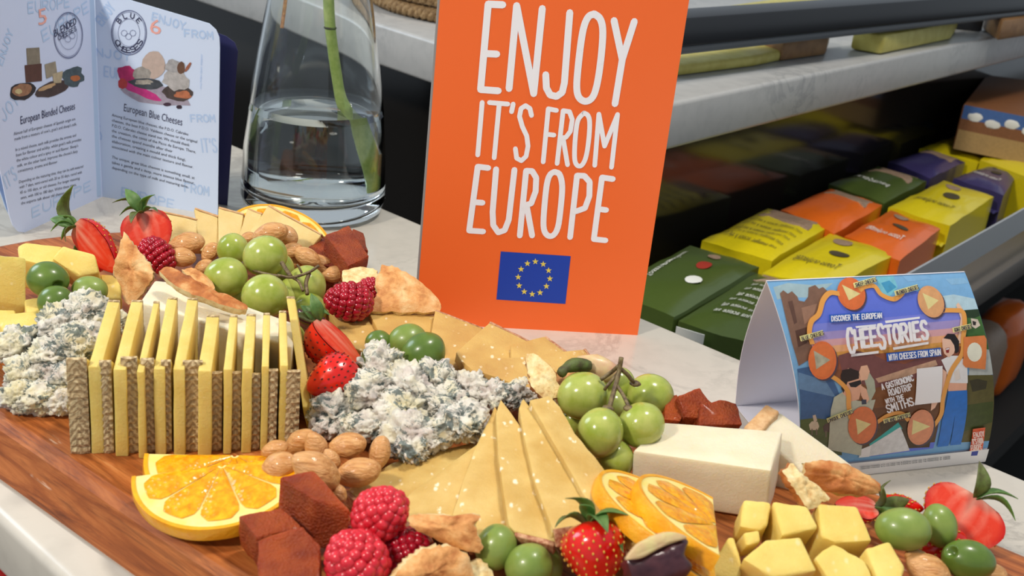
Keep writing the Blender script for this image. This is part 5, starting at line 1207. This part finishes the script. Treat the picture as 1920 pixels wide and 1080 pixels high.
cz = [('cheese cube at the back left of the lower right heap, beside the orange slice', [(1394, 936, 5.0), (1447, 941, 5.1), (1440, 984, 4.5), (1427, 994, 4.4), (1386, 988, 4.4)], .020),
      ('second cheese cube from the left in the back of the lower right heap', [(1450, 939, 5.20), (1516, 948, 5.20), (1535, 990, 4.70), (1466, 1006, 4.50)], .024),
      ('large cheese cube at the back right of the heap, under the strawberry', [(1533, 943, 5.20), (1607, 948, 5.20), (1637, 1014, 4.50), (1568, 1018, 4.40), (1540, 1006, 4.50)], .026),
      ('big cheese cube in the front of the lower right heap', [(1436, 1012, 5.10), (1502, 1006, 5.20), (1533, 1070, 4.60), (1450, 1084, 4.40), (1392, 1048, 4.70)], .026),
      ('cheese cube in the front right of the big front one', [(1563, 1017, 4.90), (1622, 1050, 4.70), (1640, 1090, 4.30), (1560, 1096, 4.20), (1526, 1044, 4.70)], .024),
      ('rightmost cheese cube of the lower right heap, left of the almonds', [(1622, 1026, 4.9), (1668, 1014, 5.0), (1698, 1062, 4.6), (1690, 1090, 4.4), (1646, 1086, 4.4)], .022),
      ('triangular pale cheese piece at the left of the lower right heap', [(1366, 1006, 4.70), (1376, 1006, 4.70), (1390, 1056, 4.20), (1388, 1090, 3.80), (1322, 1078, 3.70)], .016),
      ('small cheese chip in the gap below the back left cube', [(1394, 998, 4.3), (1424, 992, 4.4), (1428, 1016, 4.1), (1400, 1024, 4.0)], .014),
      ('small cheese chip at the bottom edge of the lower right heap', [(1640, 1066, 4.40), (1662, 1064, 4.40), (1670, 1090, 4.00), (1630, 1090, 4.00)], .016)]
for i, (lab, pts, h_) in enumerate(cz): block(lab, pts, h_, M_cube, GZ, seed=i+11)
# ---- quince paste
GP = 'cubes of quince paste'
def qb(label, pts, h_, seed, dn=None): block(label, pts, h_, M_quince, GP, 'quince_paste_cube', 'quince paste', .0008, .0006, seed, fs=500, down=dn)
qb('top quince paste cube in front of the almonds, resting on two others', [(524, 893, 5.0), (588, 881, 5.4), (658, 958, 4.7), (588, 936, 4.9)], .019, 1, (-.02, -.1, -1))
qb('left quince paste cube beside the front orange slice', [(446, 966, 4.1), (526, 950, 4.3), (566, 988, 4.0), (482, 1008, 3.9)], .017, 2)
qb('lowest quince paste cube cut by the bottom edge of the photo', [(484, 1012, 4.10), (566, 984, 4.50), (600, 1022, 4.10), (600, 1092, 3.60), (484, 1100, 3.40)], .018, 3)
qb('quince paste cube left one of the group by the glass carafe', [(578, 462, 4.7), (616, 438, 4.9), (640, 470, 4.6), (626, 502, 4.2), (590, 492, 4.2)], .02, 4)
qb('quince paste cube leaning in the middle of the group by the glass carafe', [(610, 440, 5.7), (655, 422, 5.9), (692, 480, 5.1), (654, 498, 4.9)], .016, 5)
qb('quince paste cube rearmost of the group by the glass carafe', [(660, 428, 5.0), (682, 436, 4.9), (690, 470, 4.5), (664, 462, 4.6)], .018, 6)
qb('small quince paste cube touching the lower grape cluster', [(1250, 742, 4.8), (1270, 738, 4.8), (1286, 764, 4.5), (1276, 790, 4.2), (1245, 786, 4.2)], .018, 7)
qb('middle quince paste cube behind the smooth white wedge', [(1272, 742, 5.1), (1312, 726, 5.2), (1336, 756, 4.8), (1322, 784, 4.4), (1284, 782, 4.4)], .021, 8)
qb('right quince paste cube behind the smooth white wedge, nearest the tent card', [(1314, 758, 5.0), (1352, 748, 5.1), (1382, 756, 4.9), (1392, 796, 4.5), (1312, 796, 4.4)], .021, 9)
# ---- grapes
def cluster(label, berries, loc):
    root = thing('grape_cluster', label, 'grapes', at(*loc), 0, 'clusters of green grapes'); out = []
    for b in berries: out.append(grape(*b[:4], root, ax=b[4] if len(b) > 4 else (0, 1, .2)))
    return root, out
def stems(root, pts, r_=.0011):
    r_ *= .72
    mk('stem', tube(bez([at(*p) for p in pts], 5), r_, 8), M_stem, root, 'all')
c1_, _b = cluster('green grape cluster between the upright row and the raspberry', [(437, 469, 30, 4.9), (423, 520, 38, 5.1, (1, .2, 0)), (497, 480, 39, 5.8, (1, .3, 0)), (497, 555, 41, 5.0, (1, 0, .1)), (522, 505, 30, 4.6), (452, 552, 24, 3.8), (573, 538, 38, 4.3, (.2, 1, 0)), (548, 552, 30, 3.9), (582, 580, 30, 3.6, (1, -.5, 0)), (548, 632, 24, 3.2), (470, 590, 24, 3.4), (505, 508, 24, 4.0)], (500, 545, 2.2))
stems(c1_, [(520, 516, 5.7), (548, 520, 5.6), (580, 510, 5.9), (598, 498, 6.3)]); stems(c1_, [(548, 520, 5.6), (560, 528, 5.4), (568, 545, 5.2)]); stems(c1_, [(580, 512, 5.8), (574, 530, 5.4), (576, 552, 5.0)], .0015); stems(c1_, [(455, 492, 5.2), (470, 505, 5.2), (505, 515, 5.5), (530, 518, 5.6)]); stems(c1_, [(528, 492, 6.0), (536, 505, 5.8), (545, 518, 5.6)], .0016); stems(c1_, [(566, 512, 5.7), (560, 500, 6.0), (556, 496, 6.1)], .0009)
c2_, _b = cluster('green grape cluster in the right half with bare twigs sticking up', [(1093, 742, 45, 5.1, (1, .2, 0)), (1220, 742, 41, 4.5, (1, -.3, 0)), (1160, 722, 32, 4.2, (0, 1, 0)), (1150, 762, 28, 4.2), (1202, 797, 42, 5.1, (.9, .5, 0)), (1125, 811, 44, 5.1, (.3, 1, 0)), (1153, 862, 36, 3.8), (1075, 790, 26, 3.4), (1084, 760, 26, 3.2), (1180, 770, 26, 3.6)], (1150, 830, 2.20))
stems(c2_, [(1165, 670, 7.40), (1160, 700, 6.70), (1152, 730, 6.20), (1142, 766, 5.80)], .0015); stems(c2_, [(1162, 690, 6.90), (1176, 702, 6.60), (1184, 712, 6.30), (1190, 718, 6.00)], .0013); stems(c2_, [(1156, 722, 6.30), (1168, 740, 6.10), (1174, 752, 6.00), (1180, 766, 5.80)], .0012); stems(c2_, [(1158, 700, 6.60), (1140, 722, 6.20), (1134, 730, 5.90)], .0011); stems(c2_, [(1160, 686, 7.00), (1146, 698, 6.50), (1126, 712, 6.10)], .0013)
for p in ((1140, 766, 5.85), (1180, 766, 5.80), (1191, 719, 6.00)): mk('stem_end', ball(at(*p), (.0027, .0022, .0014), sub=2, fn=lambda q: q*(1+.2*noise.noise(q*3))), M_stem, c2_, 'all')
# ---- olives
olive('large green olive at the upper left with its pit hole, on the cheese cubes', 90, 524, 39, 34, 5.2, -12, pit=(.75, -.3, .55)); olive('green olive lower left, touching the blue cheese', 104, 566, 33, 31, 4.7, 20); olive('pale green olive at the left above the blue cheese', 168, 545, 34, 28, 4.6, 0, M_olive2)
olive('small dark green olive behind the blue cheese, left of the middle pair', 709, 642, 25, 23, 4.5, 20); olive('green olive in the middle, behind the big olive', 764, 640, 38, 33, 4.6, 20, M_olive2); olive('big green olive in the middle with a small split', 794, 662, 44, 38, 4.9, 35)
olive('green olive at the bottom, left one, beside the flatbread stick', 930, 1026, 44, 39, 3.8, 68, M_olive2); olive('green olive at the bottom edge, middle one', 992, 1062, 46, 43, 3.6, 20, M_olive2); olive('green olive at the bottom edge, right one behind the middle one', 1026, 1054, 40, 28, 3.3, -70, M_olive2)
olive('large green olive at the lower right on the strawberry', 1694, 992, 53, 40, 4.9, -5, M_olive2); olive('green olive at the lower right in front of the cut strawberry', 1762, 986, 42, 32, 4.3, -78, M_olive2); olive('green olive at the lower right corner with a pit hole', 1816, 1050, 50, 38, 3.8, -10, pit=(-.85, .25, .45))
# ---- almonds
GA = 'roasted almonds'
al = [('almond highest at the left, beside the cut strawberry', 352, 456, 66, 4.7, 10), ('almond second at the left, below the highest one', 340, 482, 60, 4.3, -8), ('small almond just left of the upper grape cluster', 394, 473, 44, 4.4, 60), ('lower small almond left of the upper grape cluster', 382, 500, 40, 3.9, 30),
      ('almond behind the upper grapes, topmost, lying on the cheese slice', 508, 438, 68, 6.1, 15), ('brown almond behind the upper grapes, right of the topmost', 536, 441, 54, 5.6, -35), ('almond right of the upper grapes, upper', 546, 470, 46, 5.0, 20), ('almond right of the upper grapes, by the quince paste', 576, 482, 56, 4.8, -30), ('pale almond in front of the carafe-side quince paste', 552, 490, 44, 4.2, 20), ('almond above the raspberry, under the quince paste', 606, 498, 50, 4.0, -50), ('shelled pale nut above the raspberry', 628, 514, 52, 3.8, 10), ('almond behind the upper grapes, half hidden at their left', 466, 446, 34, 5.2, 10),
      ('leftmost front almond, on the orange slice', 516, 842, 52, 3.8, 15), ('front almond under the row end, second from the left', 562, 828, 68, 3.5, 35), ('front almond in the middle of the top row, darker', 593, 838, 62, 3.9, -70), ('round front almond below the blue cheese', 652, 835, 74, 4.0, 10), ('front almond standing behind the right one', 712, 848, 66, 3.7, 80), ('front almond lying lowest at the left, touching the orange', 522, 874, 76, 4.2, 25), ('front almond behind the top quince paste cube', 594, 884, 104, 4.7, -38), ('front right almond lying nearly level', 672, 886, 90, 3.7, 12), ('small almond hidden between the front almonds', 622, 862, 44, 3.8, -60), ('almond tip peeking right of the top quince paste cube', 636, 924, 40, 3.9, -60),
      ('almond under the lower right olives, wrinkled', 1722, 1050, 62, 3.8, -30), ('long wrinkled almond at the bottom right edge', 1742, 1074, 96, 3.6, -35), ('almond at the bottom edge below the corner olive', 1850, 1084, 84, 2.9, 15), ('almond at the bottom edge right of the fig wedge', 1312, 1076, 66, 3.3, -15), ('almond at the bottom edge under the fig wedge', 1228, 1088, 80, 3.9, 5)]
for i, a_ in enumerate(al): almond(a_[0], *a_[1:5], a_[5]+180, (.15, -.2, .3, 0)[i % 4], w=(.66, .62, .7)[i % 3])
# ---- raspberries
raspberry('raspberry between the upper grapes and the triangular flatbread', 654, 565, 92, 72, 4.6, 170, .3, M_rasp2, seed=1); raspberry('raspberry peeking behind the triangular flatbread', 692, 546, 60, 50, 4.4, 30, 0, M_rasp2, seed=2)
raspberry('top raspberry of the front group, beside the cheese fan', 714, 963, 118, 100, 4.6, 40, .5, seed=3); raspberry('front left raspberry at the bottom edge', 668, 1052, 124, 116, 3.9, 130, .6, seed=4)
raspberry('dark raspberry under the flatbread at the front', 764, 1034, 100, 88, 3.3, 30, .3, M_rasp2, seed=5); raspberry('small dark raspberry in the gap beside the quince paste', 634, 1004, 66, 60, 3.1, 100, 0, M_rasp2, seed=6)
raspberry('pinkish dried raspberry behind the upright flatbread at the left', 296, 480, 80, 60, 4.4, -48, 0, M_rasp2, seed=7)
# ---- strawberries
GS = 'strawberries'
strawberry('cut strawberry at the upper left with a large green leaf standing up', 180, 466, 126, 76, 4.9, (.66, -.70, .1), (-.45, -.35, .9), sepdirs=[(-.15, 1, .1, 1.9), (-1, .35, .1, 1.2), (-.9, -.2, .3, 1.1), (-.5, -.8, .4, .9), (-.6, .6, .5, .8), (-1, -.6, 0, .9)], seed=1)
strawberry('cut strawberry at the upper left pointing down with leaves on top', 278, 442, 98, 92, 4.8, (.25, -.95, .0), (.25, .12, 1), sepdirs=[(-1, .4, .2, 1.4), (-.5, .8, .1, 1.4), (.4, .6, .3, 1.2), (-.3, -.5, .9, 1.1), (.9, .2, .5, 1.0), (-1, 0, .2, 1)], seed=2)
strawberry('cut strawberry right of the upright row, shiny skin with a flat orange-red cut', 640, 648, 136, 118, 4.6, (.68, -.72, .12), (.73, .64, .16), sepdirs=[(-.9, .3, .2, 1), (-.3, 1, .2, 1.2), (-.8, .8, .2, 1)], seedmat=M_seed2, seed=3)
strawberry('strawberry standing below the cut one, green leaves at its right side', 622, 712, 104, 94, 4.3, (-.75, -.30, .45), (0, 0, -1), half=False, sepdirs=[(.5, .9, .4, 1.0), (.9, -.5, .2, 1), (.3, -.2, 1, .8), (1, .3, 0, .9)], seedmat=M_seed2, seed=4)
strawberry('strawberry at the bottom centre with leaves on top and golden seeds', 1116, 1040, 124, 122, 4.5, (.18, -.95, .25), (0, 0, -1), half=False, sepdirs=[(-.6, .9, .3, 1.2), (.3, .2, .8, 1.2), (.9, -.3, .7, 1.3), (-.9, .1, .5, 1.1), (.8, .4, .3, 1.2), (-.2, .5, .4, 1)], sl=.013, seed=5)
strawberry('strawberry half at the lower right with broad pale cut face turned to the front', 1800, 978, 118, 156, 3.7, (-.60, -.80, .1), (-.05, .35, 1), sepdirs=[(.15, 1, .1, 1.3), (.9, .15, .1, 1.4), (.9, -.4, .3, 1.4), (.4, .5, -.3, 1)], seed=6)
strawberry('strawberry half behind the large lower right olive with leaves over it', 1606, 950, 84, 60, 3.7, (-.9, .1, .1), (-.1, .8, .6), sepdirs=[(.9, .3, .5, 1.3), (.4, -.8, .7, 1.5), (.8, -.1, .7, 1.1), (.2, .6, .2, .9)], seed=7)
strawberry('small strawberry lying behind the lower right olives', 1692, 950, 80, 44, 3.3, (.95, -.1, .1), (0, 0, -1), half=False, sepals=3, seed=8)
strawberry('dark strawberry underneath the lower right olives', 1760, 1026, 110, 60, 3.2, (-.9, -.2, .1), (0, 0, -1), half=False, sepals=0, seed=9)
strawberry('strawberry mostly hidden beneath the cut faced strawberry at the left', 168, 495, 60, 40, 3.8, (.9, -.3, .1), (0, 0, -1), half=False, sepals=3, seed=10)
# ---- flatbread
bread('flatbread piece standing upright at the left between strawberry and white wedge', [(232, 434, 6.9), (254, 462, 6.4), (282, 498, 5.6), (286, 520, 5.2), (268, 548, 4.3), (240, 572, 3.7), (226, 540, 4.4), (213, 505, 5.3), (222, 470, 6.2)], .004, .001, 1)
bread('long curved flatbread strip lying over the white wedge behind the row', [(298, 508, 6.6), (320, 500, 6.8), (352, 520, 6.7), (400, 544, 6.5), (456, 568, 6.2), (462, 580, 6.1), (438, 578, 6.2), (380, 558, 6.4), (330, 536, 6.5)], .004, .0015, 2, top=M_toast)
bread('small pale flatbread bit behind the long curved strip', [(342, 506, 5.6), (362, 502, 5.6), (392, 522, 5.3), (402, 542, 5.1), (370, 532, 5.3)], .003, .001, 3)
bread('triangular flatbread piece between the raspberries and the orange card', [(716, 496, 5.8), (746, 502, 5.7), (792, 532, 5.1), (826, 566, 4.5), (818, 584, 4.2), (760, 585, 4.1), (688, 582, 4.1), (706, 552, 4.7), (704, 530, 5.2)], .005, .0025, 4)
bread('flatbread crumb piece under the raspberries by the quince paste', [(640, 508, 4.9), (676, 500, 5.0), (706, 508, 5.0), (700, 530, 4.7), (650, 532, 4.6)], .01, .001, 5, top=M_crumb)
bread('small flatbread piece standing on edge left of the lower grapes', [(985, 668, 6.2), (1004, 664, 6.3), (1040, 700, 5.8), (1048, 740, 5.0), (1030, 748, 4.9), (1005, 736, 5.1), (992, 706, 5.6)], .004, .001, 6, top=M_crumb, crumb=M_toast)
bread('pale flatbread piece tucked behind the left grape of the lower cluster', [(1036, 700, 5.2), (1062, 694, 5.3), (1090, 702, 5.2), (1080, 740, 4.7), (1052, 770, 4.2), (1040, 740, 4.6)], .004, .001, 7)
bread('flatbread stick lying at the front beside the top raspberry', [(768, 966, 5.00), (786, 964, 5.10), (840, 966, 5.20), (896, 966, 5.30), (890, 990, 5.00), (906, 1030, 4.30), (876, 1034, 4.20), (800, 1004, 4.50), (768, 984, 4.80)], .007, .002, 8)
bread('flatbread piece at the bottom edge below the stick', [(738, 1082, 4.20), (764, 1052, 4.40), (800, 1028, 4.70), (846, 1024, 4.60), (878, 1046, 4.20), (884, 1100, 3.40), (800, 1130, 3.00), (720, 1110, 3.60)], .006, .003, 9)
bread('pale flatbread bit at the bottom edge beside the left olive', [(872, 1050, 3.80), (902, 1050, 3.80), (926, 1080, 3.40), (900, 1100, 3.20), (866, 1096, 3.40)], .007, .001, 10, top=M_crumb)
bread('toasted flatbread piece in front of the tent card', [(1512, 868, 5.9), (1548, 862, 6.0), (1590, 872, 5.8), (1630, 892, 5.5), (1652, 912, 5.2), (1640, 926, 5.0), (1576, 928, 4.9), (1530, 912, 5.0), (1508, 890, 5.4)], .005, .003, 11, top=M_toast)
bread('jagged flatbread crumb piece standing above the cheese cubes', [(1468, 884, 6.2), (1484, 868, 6.4), (1498, 884, 6.2), (1524, 902, 5.9), (1556, 934, 5.4), (1540, 944, 5.2), (1518, 956, 5.0), (1500, 932, 5.4), (1484, 910, 5.8)], .006, .001, 12, top=M_crumb, crumb=M_toast, jag=.0012)
# ---- figs
fg = thing('fig_piece', 'dark purple fig wedge at the bottom between strawberry and orange slices', 'fig', at(1240, 1060, 2.2), 0, 'fig pieces')
up, lo = pad([at(*p) for p in [(1176, 1052, 6.0), (1230, 1024, 6.3), (1268, 1010, 6.5), (1290, 1014, 6.4), (1284, 1040, 6.1), (1298, 1062, 5.8), (1270, 1092, 5.4), (1196, 1092, 5.4)]], .012, .004, 7, .0006, 200, 3); mk('skin', up, M_fig, fg, 'all'); mk('underside', lo, M_fig, fg, 'all')
up, lo = pad([at(*p) for p in [(1174, 1050, 6.3), (1198, 1022, 6.7), (1238, 1002, 6.9), (1268, 999, 6.9), (1288, 1008, 6.7), (1268, 1016, 6.6), (1238, 1028, 6.5), (1204, 1046, 6.3)]], .003, .0006, 5, .0004, 300, 5); mk('flesh_edge', up.merge(lo), M_figin, fg, 'all')
fg2 = thing('fig_piece', 'brown fig stalk end lying between the card-side cheese slices and the grapes', 'fig', at(1090, 690, 3.5), 0, 'fig pieces')
mk('stalk', tube(bez([at(1050, 702, 5.7), at(1062, 690, 5.9), at(1080, 684, 5.9), at(1104, 686, 5.7)], 5), [.002, .0024, .0026, .0024, .0022, .0024, .0028, .003, .0032, .0034, .0034, .0034, .0034, .0034, .003, .0026], 8), M_leaf2, fg2, 'all')
mk('flesh', ball(at(1120, 690, 5.4), (.011, .006, .005), frame(DIR(1, -.3, 0), DIR(0, 0, 1)), 3, lambda p: p*(1+.12*noise.noise(p*2))), M_figin, fg2, 'all')
fg3 = thing('fig_piece', 'small dark fig stalk and leaf under the upper grapes beside the strawberry', 'fig', at(590, 612, 2.6), 0, 'fig pieces')
mk('stalk', tube(bez([at(556, 586, 4.9), at(572, 596, 4.7), at(592, 602, 4.6), at(606, 604, 4.5)], 5), .0026, 8), M_fig, fg3, 'all'); mk('leaf_tip', leaf(at(560, 590, 4.6), at(618, 590, 4.9), V((0, 0, 1)), .004), M_leaf, fg3, 'all')
